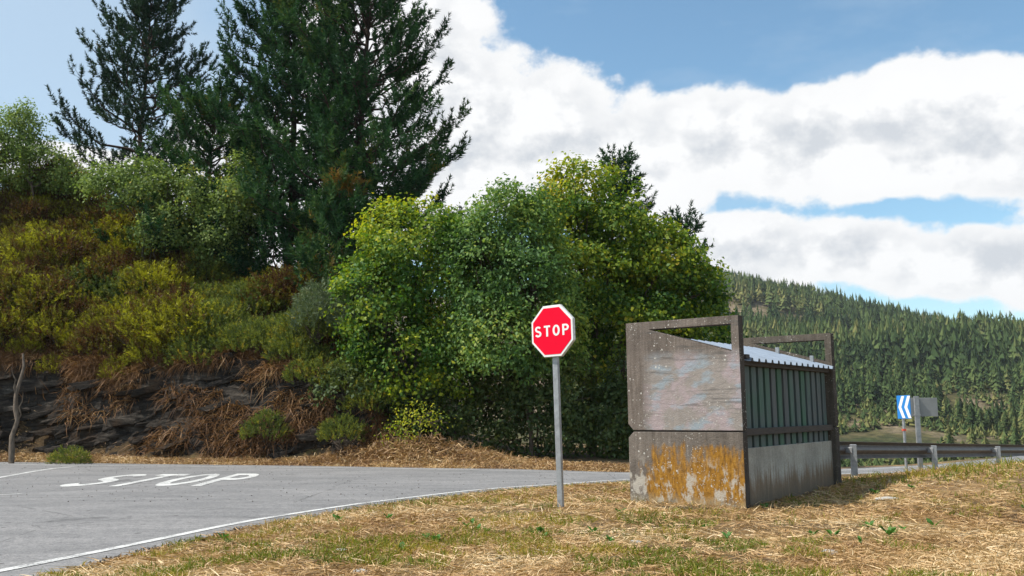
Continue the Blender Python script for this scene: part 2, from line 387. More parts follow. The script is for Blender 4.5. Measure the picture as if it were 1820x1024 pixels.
def ground_mat():
    m, t, b = mat_new('dry grass ground', .95, .1); co = worldco(t)
    a = noise(t, co, .55, 5, .6); f = noise(t, co, 9, 5, .65); ff = noise(t, co, 70, 3, .7)
    straw = ramp(t, f, [(.3, (.17, .10, .045)), (.5, (.32, .21, .105)), (.7, (.47, .335, .19))])
    dirt = ramp(t, f, [(.3, (.085, .058, .036)), (.7, (.22, .155, .095))])
    col = mixc(t, ramp(t, a, [(.44, 0.), (.58, 1.)]), dirt, straw)
    green = ramp(t, noise(t, mapping(t, co, (1, 1, 1), (4, 2, 0)), 1.3, 5, .65), [(.55, 0.), (.68, .55)])
    col = mixc(t, green, col, (.15, .15, .03))
    col = mixc(t, .7, col, ramp(t, ff, [(.3, (.5, .46, .42)), (.7, (1.35, 1.35, 1.3))]), 'MULTIPLY')
    sp_ = N(t, 'ShaderNodeSeparateXYZ'); t.links.new(co, sp_.inputs[0])
    far = ramp_f(t, sp_.outputs[1], 38, 60)
    fl = ramp(t, noise(t, co, .05, 5, .65), [(.35, (.04, .05, .02)), (.5, (.085, .075, .034)), (.62, (.19, .15, .10))])
    fl = mixc(t, .8, fl, ramp(t, noise(t, co, .45, 6, .7), [(.3, (.3, .34, .3)), (.5, (.8, .8, .8)), (.7, (1.8, 1.7, 1.6))]), 'MULTIPLY')
    col = mixc(t, far, col, fl)
    bank = math_n(t, 'MULTIPLY', ramp_f(t, sp_.outputs[1], 30.5, 32), ramp_f(t, sp_.outputs[0], 4, 1))
    soil = ramp(t, f, [(.3, (.035, .024, .014)), (.7, (.10, .068, .036))])
    col = mixc(t, math_n(t, 'MULTIPLY', bank, math_n(t, 'SUBTRACT', 1.0, far)), col, soil)
    t.links.new(col, b.inputs['Base Color']); bump(t, b, math_n(t, 'ADD', ff, math_n(t, 'MULTIPLY', f, 2.0)), .8, .03); return m
M['ground'] = ground_mat()
def rock_mat():
    m, t, b = mat_new('dark slate rock', .92, .08); co = worldco(t)
    tilt = mapping(t, co, (.55, .55, 3.2), (0, 0, 0), (0, R(13), 0))
    st = noise(t, tilt, 2.0, 6, .65); f = noise(t, co, 16, 5, .65); big = noise(t, co, .8, 4)
    col = ramp(t, st, [(.32, (.014, .012, .0105)), (.50, (.038, .032, .027)), (.64, (.078, .066, .054)), (.74, (.24, .215, .18))])
    col = mixc(t, ramp(t, big, [(.52, 0.), (.66, .6)]), col, (.085, .05, .028))
    col = mixc(t, .6, col, ramp(t, f, [(.3, (.45, .45, .45)), (.7, (1.4, 1.4, 1.4))]), 'MULTIPLY')
    t.links.new(col, b.inputs['Base Color']); bump(t, b, math_n(t, 'ADD', st, math_n(t, 'MULTIPLY', f, .6)), .9, .08); return m
M['rock'] = rock_mat()
def bark(name, c, sc=5):
    m, t, b = mat_new(name, .95, .1); co = mapping(t, objco(t), (3, 3, .6))
    n = noise(t, co, sc, 6, .65)
    t.links.new(ramp(t, n, [(.3, tuple(q * .45 for q in c)), (.7, tuple(q * 1.35 for q in c))]), b.inputs['Base Color'])
    bump(t, b, n, .8, .05); return m
M['bark'] = bark('grey brown bark', (.11, .085, .065)); M['bark_pine'] = bark('dark pine bark', (.07, .052, .042))
M['bark_dead'] = bark('bleached dead wood', (.17, .135, .105)); M['stone'] = simple('pale stone', (.42, .40, .36), .9, 0, .2, 9, .5)

M['pine'] = leaf_mat('pine needles', [(0, (.012, .040, .016)), (.45, (.030, .086, .030)), (.8, (.068, .135, .038)), (.95, (.13, .15, .03)), (1, (.24, .14, .03))], .25, .015)
M['pine_grey'] = leaf_mat('greyer pine needles', [(0, (.014, .034, .020)), (.5, (.026, .060, .032)), (.85, (.05, .085, .04)), (1, (.14, .11, .04))], .22, .015)
M['lime'] = leaf_mat('yellow green leaves', [(0, (0.038, 0.109, 0.015)), (.35, (0.077, 0.173, 0.018)), (.65, (0.179, 0.256, 0.020)), (.9, (0.384, 0.435, 0.026)), (1, (0.461, 0.435, 0.026))], 0.42, .02)
M['ash'] = leaf_mat('blue green leaves', [(0, (0.045, 0.115, 0.028)), (.5, (0.109, 0.211, 0.049)), (.85, (0.230, 0.333, 0.064)), (1, (0.371, 0.410, 0.064))], 0.42, .02)
M['maple'] = leaf_mat('autumn maple leaves', [(0, (0.033, 0.090, 0.013)), (.35, (0.083, 0.166, 0.015)), (.65, (0.218, 0.288, 0.018)), (.9, (0.410, 0.422, 0.026)), (1, (0.486, 0.384, 0.026))], 0.42, .02)
M['birch'] = leaf_mat('pale birch leaves', [(0, (0.094, 0.154, 0.039)), (.5, (0.198, 0.275, 0.066)), (.85, (0.319, 0.374, 0.099)), (.93, (0.462, 0.352, 0.033)), (1, (0.500, 0.330, 0.022))], 0.42, .02)
M['heath'] = leaf_mat('heath sprigs', [(0, (0.067, 0.029, 0.013)), (.3, (0.134, 0.067, 0.020)), (.5, (0.123, 0.106, 0.018)), (.72, (0.213, 0.213, 0.016)), (1, (0.403, 0.392, 0.022))], 0.28, .02)
M['gorse'] = leaf_mat('gorse sprigs', [(0, (0.054, 0.078, 0.022)), (.45, (0.132, 0.174, 0.034)), (.8, (0.264, 0.288, 0.036)), (1, (0.432, 0.324, 0.036))], 0.3, .02)
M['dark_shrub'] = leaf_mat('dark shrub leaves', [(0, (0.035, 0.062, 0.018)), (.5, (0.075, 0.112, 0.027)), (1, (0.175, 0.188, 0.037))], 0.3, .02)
M['broom'] = leaf_mat('grey green broom', [(0, (.065, .10, .045)), (.6, (.12, .17, .075)), (1, (.20, .25, .12))], .25, .05)
M['straw'] = leaf_mat('dry straw', [(0, (.19, .095, .034)), (.35, (.42, .25, .10)), (.7, (.62, .43, .215)), (1, (.78, .63, .40))], .15, .04)
M['bracken'] = leaf_mat('dead brown bracken', [(0, (.085, .040, .018)), (.5, (.21, .105, .042)), (.85, (.38, .22, .10)), (1, (.55, .40, .23))], .2, .02)
M['grass'] = leaf_mat('green grass', [(0, (.07, .12, .012)), (.5, (.16, .19, .016)), (.8, (.28, .25, .022)), (1, (.42, .30, .06))], .35, .02)
M['weed'] = leaf_mat('broad weed leaves', [(0, (.045, .13, .022)), (1, (.11, .24, .045))], .35, .02)
M['far_pine'] = leaf_mat('hillside conifers', [(0, (.030, .050, .022)), (.35, (.062, .098, .036)), (.7, (.115, .150, .052)), (1, (.20, .19, .07))], .15, 0)

# ------------------------------------------------------------------ terrain
def road_z(x, y):
    return -.014 * (np.clip(y, 0, 70) - 7) - .02 * np.clip(x, 0, 40)
def on_road(px, py):
    d = ray(px, py); lo, hi = 2., 60.
    f = lambda Y: CH + d[2] * Y / d[1] - road_z(d[0] * Y / d[1], Y)
    for _ in range(50):
        mid = (lo + hi) / 2
        if f(mid) > 0: lo = mid
        else: hi = mid
    return np.array([d[0] * lo / d[1], lo])
near_edge = np.array([(-8, -40), (-5.6, -5), (-4.6, 3.0)] + [tuple(on_road(*p)) for p in
            [(104, 1022), (275, 975), (440, 939), (604, 909), (769, 885), (889, 874), (989, 866), (1118, 857)]] + [(5.5, 22.6), (10, 26.4), (18, 34), (40, 60)])
far_edge = np.array([(-60, 31), (-30, 30)] + [tuple(on_road(*p)) for p in [(0, 821), (280, 825), (549, 828), (769, 832), (989, 836), (1118, 840)]] + [(6, 26), (10.2, 30.2), (18, 39), (38, 68)])
def resample(P, n):
    d = np.r_[0, np.cumsum(np.linalg.norm(np.diff(P, axis=0), axis=1))]
    # smooth by averaging a fine linear resample
    s = np.linspace(0, d[-1], n); Q = np.c_[np.interp(s, d, P[:, 0]), np.interp(s, d, P[:, 1])]
    for _ in range(6): Q[1:-1] = (Q[:-2] + 2 * Q[1:-1] + Q[2:]) / 4
    return Q
near_s = resample(near_edge, 420); far_s = resample(far_edge, 300)
def poly_dist(x, y, P):
    """distance to polyline and side (+ left of its direction)"""
    x = np.asarray(x, float); y = np.asarray(y, float); best = np.full(x.shape, 1e9); side = np.zeros(x.shape)
    for a, b in zip(P[:-1], P[1:]):
        ab = b - a; k = np.clip(((x - a[0]) * ab[0] + (y - a[1]) * ab[1]) / (ab @ ab), 0, 1)
        dx, dy = x - a[0] - k * ab[0], y - a[1] - k * ab[1]; d = np.hypot(dx, dy)
        s = np.sign(ab[0] * (y - a[1]) - ab[1] * (x - a[0])); m = d < best - 1e-9
        best = np.where(m, d, best); side = np.where(m, s, side)
    return best * np.where(side == 0, 1, side)
near_c = near_s[::6]; far_c = far_s[::5]
VERGE = 2.1
def bank_taper(x): return sstep(-2.5, -6.5, x)
def bank_slope(x): return np.interp(x, [-24, -16, -9, -4, 0], [.95, .82, .50, .30, .06])
def ground_z(x, y):
    x = np.asarray(x, float); y = np.asarray(y, float)
    dn = -poly_dist(x, y, near_c)              # >0 on the verge side of the near edge
    df = poly_dist(x, y, far_c)                # >0 beyond the far edge
    rz = road_z(x, y)
    mound = .60 * np.exp(-.5 * (((x - 8.6) / 2.4) ** 2 + ((y - 13.0) / 2.5) ** 2))
    verge = .17 + mound + .05 * fbm(x * .9, y * .9, s=3) + .02 * fbm(x * 5, y * 5, s=8)
    z = rz - .06 + (dn > -.02) * .075 + np.where(dn > 0, verge * sstep(0, 2.2, dn), 0)
    b = np.clip(df, 0, None); s = np.clip(b - VERGE, 0, None)
    tp = bank_taper(x)
    slope = tp * 3.6 * sstep(0, 1.7, s) + bank_slope(x) * np.minimum(np.clip(s - 1.3, 0, 11), np.interp(x, [-24, -18, -14, -11, -8, -4], [10, 8, 5.6, 4.4, 4, 4])) + .12 * np.clip(s - 12.3, 0, 30) * tp
    right = sstep(5, 16, x)
    fall = right * -.22 * np.clip(b - .5, 0, 75)
    z = np.where(df > 0, rz - .02 + .10 * sstep(0, 1.2, b) + slope * (1 - right) + fall + .15 * fbm(x * .8, y * .8, s=5) * sstep(.5, 2, b), z)
    # the hill across the valley: a ridge line about 900 m away
    ridge = np.interp(x, [-900, -300, 0, 120, 208, 300, 394, 455, 512, 640, 900], [60, 90, 135, 144, 136, 112, 82, 58, 38, 14, 0])
    k = np.clip((y - 170) / 730, 0, 1); kk = np.where(y > 900, 1 - np.clip((y - 900) / 900, 0, 1) * .8, k ** 1.05)
    hill = -16 + (ridge + 16) * kk + sstep(170, 300, y) * (34 * fbm(x / 150., y / 150., s=21) + 6 * fbm(x / 35., y / 35., s=23))
    h = sstep(60, 170, y)
    return z * (1 - h) + hill * h
def warp(lo, hi, c, a, n):
    u = np.linspace(math.asinh((lo - c) / a), math.asinh((hi - c) / a), n); return c + a * np.sinh(u)
gx = warp(-900, 1000, 0, 7, 330); gy = warp(-60, 1800, 13, 7, 330)
GX, GY = np.meshgrid(gx, gy, indexing='ij')
gm = grid_mesh('ground', np.stack([GX, GY, ground_z(GX, GY)], -1), M['ground'])
ground = link(bpy.data.objects.new('ground', gm)); tag(ground, kind='structure')

# road surface, lofted between its two edges, and its painted lines
n = 160
ta = np.linspace(0, 1, n)
# match the far edge to the near edge by parameter
nn = near_s[np.linspace(0, len(near_s) - 1, n).astype(int)]
fx_for = np.interp(np.arange(n), [0, n * .14, n * .34, n - 1], [-60, -40, -14, far_s[-1, 0]])
ff_ = np.c_[fx_for, np.interp(fx_for, far_s[:, 0], far_s[:, 1])]
ff_[:int(n * .14), 1] = np.linspace(-40, np.interp(-40, far_s[:, 0], far_s[:, 1]), int(n * .14)) if int(n * .14) else ff_[:0, 1]
ff_[:int(n * .14), 0] = -60
kk = np.linspace(0, 1, 50)[None, :, None]
RG = nn[:, None, :] * (1 - kk) + ff_[:, None, :] * kk
RGx, RGy = RG[..., 0], RG[..., 1]
wig = .05 * fbm(np.arange(n) * .9, np.zeros(n), s=77) + .06 * fbm(np.arange(n) * .3, np.zeros(n), s=78)
RG = RG.copy(); RG[:, 0, 1] -= wig * 1.5
road = link(bpy.data.objects.new('road', grid_mesh('road', np.dstack([RG[..., 0], RG[..., 1], road_z(RG[..., 0], RG[..., 1])]), M['asphalt'])))
tag(road, kind='structure')
def line_strip(name, P, w, parent):
    P = np.asarray(P); T = unit(np.gradient(P, axis=0)); Nn = np.c_[-T[:, 1], T[:, 0]]
    G = np.stack([P + Nn * w / 2, P - Nn * w / 2], 1)
    G3 = np.dstack([G, road_z(G[..., 0], G[..., 1]) + .005])
    return link(bpy.data.objects.new(name, grid_mesh(name, G3, M['paint'])), parent)
near_line = resample(np.array([(-5.9, -5), (-4.95, 3.2)] + [tuple(on_road(*p)) for p in [(0, 1016), (258, 964), (429, 928), (626, 897), (824, 873), (989, 861), (1118, 852)]] + [(5.2, 23.0), (9.8, 27), (17.7, 34.8)]), 160)
far_line = resample(np.array([(-30, 29.4)] + [tuple(on_road(*p)) for p in [(0, 825), (104, 827), (308, 829), (549, 831), (769, 834), (989, 839.5), (1118, 843)]] + [(6.3, 25.4), (10.5, 29.6), (18.2, 38.2)]), 120)
lane_line = resample(np.array([tuple(on_road(*p)) for p in [(-120, 868), (0, 849), (60, 838), (104, 831.5), (135, 829.5)]]), 30)
line_strip('edge_line', near_line, .11, road); line_strip('edge_line', far_line, .13, road); line_strip('edge_line', lane_line, .14, road)
line_strip('edge_line', resample(np.array([tuple(on_road(*p)) for p in [(-80, 884), (40, 878)]]), 12), .12, road)

# letters as strokes in a unit box (width .62, height 1)
def arc(cx, cy, rx, ry, a0, a1, n=12):
    return [(cx + rx * math.cos(R(a0 + (a1 - a0) * i / (n - 1))), cy + ry * math.sin(R(a0 + (a1 - a0) * i / (n - 1)))) for i in range(n)]
LW = .62; HS = .085
LETTERS = {
 'S': [arc(.31, .715, .205, .20, 25, 265, 14)[:] + arc(.31, .285, .215, .20, 85, -160, 14)],
 'T': [[(.02, .915), (.60, .915)], [(.31, .85), (.31, 0)]],
 'O': [arc(.31, .5, .235, .415, 90, 450, 30)],
 'P': [[(.12, 0), (.12, 1)], [(.12, .915), (.34, .915)] + arc(.34, .7, .20, .215, 90, -90, 10) + [(.12, .485)]],
}
def stroke_faces(path, hs):
    P = np.array(path); T = unit(np.gradient(P, axis=0)); Nn = np.c_[-T[:, 1], T[:, 0]]
    return P + Nn * hs, P - Nn * hs
def letter_mesh(name, ch, fn, mat, parent, hs=HS):
    V, F = [], []
    for li, path in enumerate(LETTERS[ch]):
        a, b_ = stroke_faces(path, hs); s = len(V)
        for p, q in zip(a, b_): V += [fn(p[0], p[1], li), fn(q[0], q[1], li)]
        F += [(s + 2 * i + 1, s + 2 * i + 3, s + 2 * i + 2, s + 2 * i) for i in range(len(path) - 1)]
    return mesh_obj(name, V, F, mat, parent)
Bl, Br = on_road(80, 866), on_road(400, 864)          # foot of the word; its letters run away up the road
Tl = on_road(224, 843.3)
ldir = (Br - Bl) / np.linalg.norm(Br - Bl); up_len = (Tl - Bl)
word_w = np.linalg.norm(on_road(405, 864) - Bl); pitch_l = word_w / 3.86
for i, ch in enumerate('STOP'):
    def fn(u, v, li, i=i):
        p = Bl + ldir * (i * pitch_l + u * pitch_l * 1.35) + up_len * v
        return (p[0], p[1], float(road_z(p[0], p[1])) + .006 + .0015 * li)
    letter_mesh('road_letter', ch, fn, M['paint'], road, hs=.082)

# ------------------------------------------------------------------ bus shelter
SW, SL, SH, ST = 1.5685, 3.523, 2.318, .136
sh = empty('bus_shelter', (2.7606, 10.7989, .0776), .9132); sh.rotation_euler = (-.003, -.0107, .9132)
tag(sh, 'small concrete bus shelter with slotted end slabs, green boards and tin roof', 'bus shelter')
ZJ = .918
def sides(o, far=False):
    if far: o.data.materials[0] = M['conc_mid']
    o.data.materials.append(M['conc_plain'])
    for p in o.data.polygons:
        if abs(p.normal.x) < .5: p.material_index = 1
def end_slabs(x0):
    g = .008
    up_out = [(0, ZJ + g), (SW - .075, ZJ + g), (SW, ZJ + .085), (SW, SH), (0, SH)]
    hole = [(.10, SH - .424), (SW * .775, SH - .105), (.10, SH - .105)]
    # upper slab with its wedge opening: outline split into pieces that share edges
    V2 = up_out + hole
    tris = [(0, 1, 2, 6, 5), (0, 5, 7, 4), (2, 3, 6), (3, 4, 7, 6)]
    nv = len(V2); V = [(x0, *p) for p in V2] + [(x0 + ST, *p) for p in V2]
    F = [tuple(reversed(f)) for f in tris] + [tuple(i + nv for i in f) for f in tris]
    for loop in ((0, 1, 2, 3, 4), (5, 7, 6)):
        k = len(loop)
        F += [(loop[i], loop[(i + 1) % k], loop[(i + 1) % k] + nv, loop[i] + nv) for i in range(k)]
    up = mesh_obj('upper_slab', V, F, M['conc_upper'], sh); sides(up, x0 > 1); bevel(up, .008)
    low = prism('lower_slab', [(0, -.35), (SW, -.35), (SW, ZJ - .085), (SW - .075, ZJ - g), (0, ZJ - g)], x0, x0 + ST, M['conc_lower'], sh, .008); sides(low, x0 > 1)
    box('joint_core', (x0 + .02, x0 + ST - .02, .02, SW - .1, ZJ - .03, ZJ + .03), M['timber'], sh)
end_slabs(0); end_slabs(SL - ST)
WY = .075                                   # the back wall stands this far in from the slab edges
box('wall', (ST, SL - ST, WY, WY + .12, -.35, .71), M['conc_wall'], sh, .005)
box('backing_panel', (ST, SL - ST, WY + .075, WY + .1, .715, SH - .52), M['timber'], sh)
nb = 15; pitch_b = (SL - 2 * ST) / nb
for i in range(nb):
    x = ST + pitch_b * i + .012
    j = random.uniform(-.006, .006); w = pitch_b * .66
    b_ = box('board', (x, x + w, WY + .03 + j * .5, WY + .072, .69 + j, SH - .53), M['board'], sh, .003)
    if i == 9: b_.rotation_euler = (0, R(-.9), 0); b_.location.x = .02
box('rail', (ST + .003, SL - ST - .003, WY - .035, WY + .027, ZJ - .055, ZJ + .03), M['timber'], sh, .006)
box('eave_beam', (ST + .003, SL - ST - .003, WY - .03, WY + .07, SH - .60, SH - .505), M['timber'], sh, .006)
box('front_beam', (ST + .003, SL - ST - .003, SW - .50, SW - .40, SH - .36, SH - .25), M['timber'], sh, .006)
box('bench', (ST + .003, SL - ST - .003, WY + .13, WY + .5, .40, .46), M['timber'], sh, .006)
# trapezoid-ribbed tin roof
slope_r = .287
def roof_z(y): return SH - .424 - .085 + slope_r * (y - .10)
prof = []; nr = 15; pr = (SL - 2 * ST - .01) / nr
for i in range(nr):
    x = ST + .005 + i * pr
    prof += [(x, 0), (x + pr * .60, 0), (x + pr * .68, .038), (x + pr * .90, .038), (x + pr * .985, 0)]
V, F = [], []
for y in (-.03, SW * .4, SW * .765):
    for (x, h) in prof: V.append((x, y, roof_z(y) + h))
k = len(prof)
for r_ in range(2):
    F += [(r_ * k + i, r_ * k + i + 1, (r_ + 1) * k + i + 1, (r_ + 1) * k + i) for i in range(k - 1)]
ro = mesh_obj('roof_sheet', V, F, M['tin'], sh); sd = ro.modifiers.new('thick', 'SOLIDIFY'); sd.thickness = .006
box('roof_bracket', (ST + .01, ST + .12, -.02, .05, SH - .52, SH - .47), M['timber'], sh)
for (xx, yy) in ((SL - ST - .1, .78), (SL - ST - .1, .25)):
    box('roof_clip', (xx, xx + .04, yy, yy + .05, roof_z(yy) + .02, roof_z(yy) + .13), M['galv'], sh)

# ------------------------------------------------------------------ stop sign
Ys = 10.45
pb = at(997, 906, Ys); pb[2] = float(ground_z(pb[0], pb[1])) if abs(float(ground_z(pb[0], pb[1])) - pb[2]) > .12 else pb[2]
st = empty('stop_sign', tuple(pb)); st.rotation_euler = (0, R(-1.55), 0)
tag(st, 'red octagonal stop sign with white lettering on a single grey steel post', 'stop sign')
top = at(989.5, 589, Ys); oc_z = (top[2] - pb[2])
yaw_s = R(-39)
po = box('post', (-.034, .034, -.024, .024, -.3, oc_z + .25), M['galv'], st, .005); po.rotation_euler = (0, 0, yaw_s * .85)
face = bpy.data.objects.new('sign_plate', None)
def octo(r): return [(r * math.cos(R(22.5 + 45 * i)) / math.cos(R(22.5)), r * math.sin(R(22.5 + 45 * i)) / math.cos(R(22.5))) for i in range(8)]
def octo_prism(name, r, y0, y1, mat, parent, bev=0):
    P = octo(r); V = [(x, y0, z) for x, z in P] + [(x, y1, z) for x, z in P]
    F = [tuple(range(8)), tuple(range(15, 7, -1))] + [(i, i + 8, (i + 1) % 8 + 8, (i + 1) % 8) for i in range(8)]
    o = mesh_obj(name, V, F, mat, parent)
    if bev: bevel(o, bev)
    return o
pl = octo_prism('sign_plate', .302, -.075, -.034, M['rim'], st, .006)
pl.location = (.012, 0, oc_z); pl.rotation_euler = (0, 0, yaw_s)
wf = octo_prism('white_border', .296, -.0785, -.0745, M['white'], pl)
rf = octo_prism('red_face', .272, -.0815, -.078, M['red'], pl)
lh = .128; lw = .098; x0 = -.247
for i, ch in enumerate('STOP'):
    def fn(u, v, li, i=i): return (x0 + i * .1315 + u * lw * 1.0 / .62, -.0835 - .0004 * li, -.060 + v * lh)
    letter_mesh('letter', ch, fn, M['white'], pl, hs=.088)

# ------------------------------------------------------------------ guard rail beyond the shelter
RP = np.array([(5.2, 15.5), (6.1, 16.6), (9.2, 19.9), (12.1, 23.1), (14.9, 26.2), (17.7, 29.4), (23, 35.5)])
def rail_top(x): return np.interp(x, [5, 6.08, 14.8, 23], [.76, .735, .40, .05])
gr = empty('guard_rail', (5.2, 15.5, float(ground_z(5.2, 15.5))))
tag(gr, 'galvanised steel guard rail on posts running past the end of the shelter', 'guard rail')
go = np.array(gr.location)
rs = resample(RP, 60); Tn = unit(np.gradient(rs, axis=0)); Nr = np.c_[-Tn[:, 1], Tn[:, 0]]
prof_w = [(0, .0), (.02, -.012), (.075, -.055), (.08, -.07), (.075, -.085), (.0, -.14), (0, -.172), (.075, -.225), (.08, -.24), (.075, -.255), (.02, -.30), (0, -.312)]
G = np.zeros((len(rs), len(prof_w), 3))
for j, (o_, dz) in enumerate(prof_w):
    G[:, j, :2] = rs + Nr * (o_ + .02); G[:, j, 2] = rail_top(rs[:, 0]) + dz
rl = link(bpy.data.objects.new('rail_beam', grid_mesh('rail_beam', G - go, M['galv_dark'])), gr)
rl.modifiers.new('t', 'SOLIDIFY').thickness = .004
arc_l = np.r_[0, np.cumsum(np.linalg.norm(np.diff(rs, axis=0), axis=1))]
def rail_pt(px):
    u = 910 + FPX * rs[:, 0] / (rs[:, 1] * cp - .6 * sp); f = np.arange(len(rs)); k = np.interp(px, u, f); a = int(k); w = k - a
    return rs[a] * (1 - w) + rs[min(a + 1, len(rs) - 1)] * w, Tn[a]
for px in (1507, 1651, 1765, 1850):
    p, tt = rail_pt(px); zt = float(rail_top(p[0])); ang = math.atan2(tt[1], tt[0])
    pz = float(ground_z(p[0], p[1]))
    q = np.array([p[0] + tt[1] * .10, p[1] - tt[0] * .10])
    o = box('post', (-.058, .058, -.03, .03, pz - zt - .4, -.05), M['galv'], gr, .008)
    o.location = (q[0] - go[0], q[1] - go[1], zt - go[2]); o.rotation_euler = (0, 0, R(-24))
    q2 = (p + q) / 2
    s_ = box('spacer', (-.05, .05, -.045, .075, -.21, -.10), M['galv'], gr, .004)
    s_.location = (q2[0] - go[0], q2[1] - go[1], zt - go[2]); s_.rotation_euler = (0, 0, ang)

# ------------------------------------------------------------------ road signs beyond the rail
def sign_root(name, px, py_top, Y, label, cat):
    p = at(px, py_top, Y); gz = float(ground_z(p[0], p[1]))
    e = empty(name, (p[0], p[1], gz)); tag(e, label, cat); return e, p[2] - gz
cs, h = sign_root('chevron_sign', 1605, 703, 20.3, 'blue curve marker with two white chevrons on a thin post behind the guard rail', 'road sign')
ph_ = .52; pw_ = .52; ya = R(-82)
def tube_obj(name, pts, r, mat, parent, sides=10):
    V, F = tubes([(np.array(pts), np.full(len(pts), r))], sides); return mesh_obj(name, V, F, mat, parent, True)
tube_obj('post', [(0, .06, -.5), (0, .06, h - .02)], .032, M['galv'], cs)
bd = box('chevron_panel', (-pw_ / 2, pw_ / 2, -.02, -.005, h - ph_, h), M['blue'], cs, .004); bd.rotation_euler = (0, 0, ya); bd.location = (-.0, -.03, 0)
for k in range(2):
    xo = -.20 + k * .235; zc = h - ph_ / 2; th = .115; dp = .14
    P = [(xo, zc), (xo + dp, zc + .245), (xo + dp + th, zc + .245), (xo + th, zc), (xo + dp + th, zc - .245), (xo + dp, zc - .245)]
    V = [(x, -.023, z) for x, z in P]
    mesh_obj('chevron', V, [(0, 3, 2, 1), (0, 5, 4, 3)], M['white'], bd)
b_ = box('sticker', (-.034, .034, .02, .095, h - .79, h - .745), M['sticker'], cs)
bs, h = sign_root('road_sign', 1628, 706, 21.4, 'rectangular sign seen from its grey back on a square steel post', 'road sign')
box('post', (-.055, .055, -.03, .03, -.6, h + .02), M['galv'], bs, .006)
pn = box('sign_panel', (-.2, .50, .034, .05, h - .455, h - .015), M['sign_back'], bs); bevel(pn, .006); pn.rotation_euler = (0, 0, R(-4))
box('clamp', (-.07, .07, -.036, .033, h - .43, h - .40), M['galv'], bs)

# ------------------------------------------------------------------ foliage builders
def rand_dirs(n):
    v = rng.normal(size=(n, 3)); return unit(v)
def leaves(cent, axis, nrm, L, Wd):
    """rhombic leaves: centre line from cent along axis, width along axis x nrm; returns (n,4,3)"""
    axis = unit(axis); side = unit(np.cross(axis, nrm)); up = np.cross(side, axis)
    L = np.asarray(L)[:, None]; Wd = np.asarray(Wd)[:, None]
    return np.stack([cent, cent + axis * L * .45 + side * Wd * .5 + up * Wd * .12, cent + axis * L - up * L * .10, cent + axis * L * .45 - side * Wd * .5 + up * Wd * .12], 1)
def clump_leaves(pts, outward, per, spread, L, aspect, tint0, tvar=.18, up=.35, drop=.25):
    n = len(pts) * per
    c = np.repeat(pts, per, 0) + rng.normal(size=(n, 3)) * spread * np.array([1, 1, .75])
    o = np.repeat(outward, per, 0)
    nrm = unit(o * .8 + np.array([0, 0, up]) + rng.normal(size=(n, 3)) * .55)
    ax = unit(np.cross(nrm, rand_dirs(n)) + o * .3 - np.array([0, 0, drop]))
    Ls = L * rng.uniform(.5, 1.35, n)
    tint = np.clip(np.repeat(tint0, per) + rng.normal(size=n) * tvar, 0, 1)
    return leaves(c, ax, nrm, Ls, Ls * aspect), tint
def ellipsoid_points(ells, per_m2, shell=.55, gap=.42, seed=1, gs=.65):
    """sample points in the outer shell of each ellipsoid; noise leaves gaps"""
    out, dirs, ids = [], [], []
    for k, (c, r) in enumerate(ells):
        area = 4 * math.pi * (np.mean(r) ** 2); n = int(area * per_m2)
        d = rand_dirs(n); d = d[d[:, 2] > -.75]
        rad = 1 - rng.random(len(d)) ** 2.0 * shell
        bump_ = 1 + .85 * fbm(d[:, 0] * 2.8 + 7 * k, d[:, 1] * 2.8, d[:, 2] * 2.8, s=seed + k, oct=3)
        p = c + d * r * (rad * bump_)[:, None]
        keep = vnoise(p[:, 0] / gs, p[:, 1] / gs, p[:, 2] / gs, s=seed + 50) + .35 * (vnoise(p[:, 0] * 2.6, p[:, 1] * 2.6, p[:, 2] * 2.6, s=seed + 9) - .5) > gap
        # leave out what is deep inside another ellipsoid
        for j, (c2, r2) in enumerate(ells):
            if j != k: keep &= (((p - c2) / r2) ** 2).sum(1) > .30
        out.append(p[keep]); dirs.append(d[keep]); ids.append(np.full(keep.sum(), k))
    return np.concatenate(out), np.concatenate(dirs), np.concatenate(ids)
def limb(a, b_, r0, r1, sag=.15, n=7):
    a = np.array(a, float); b_ = np.array(b_, float); k = np.linspace(0, 1, n)[:, None]
    P = a * (1 - k) + b_ * k; P[:, 2] += np.sin(k[:, 0] * math.pi) * sag * np.linalg.norm(b_ - a)
    P[1:-1] += rng.normal(size=(n - 2, 3)) * .03 * np.linalg.norm(b_ - a)
    return P, np.linspace(r0, r1, n)
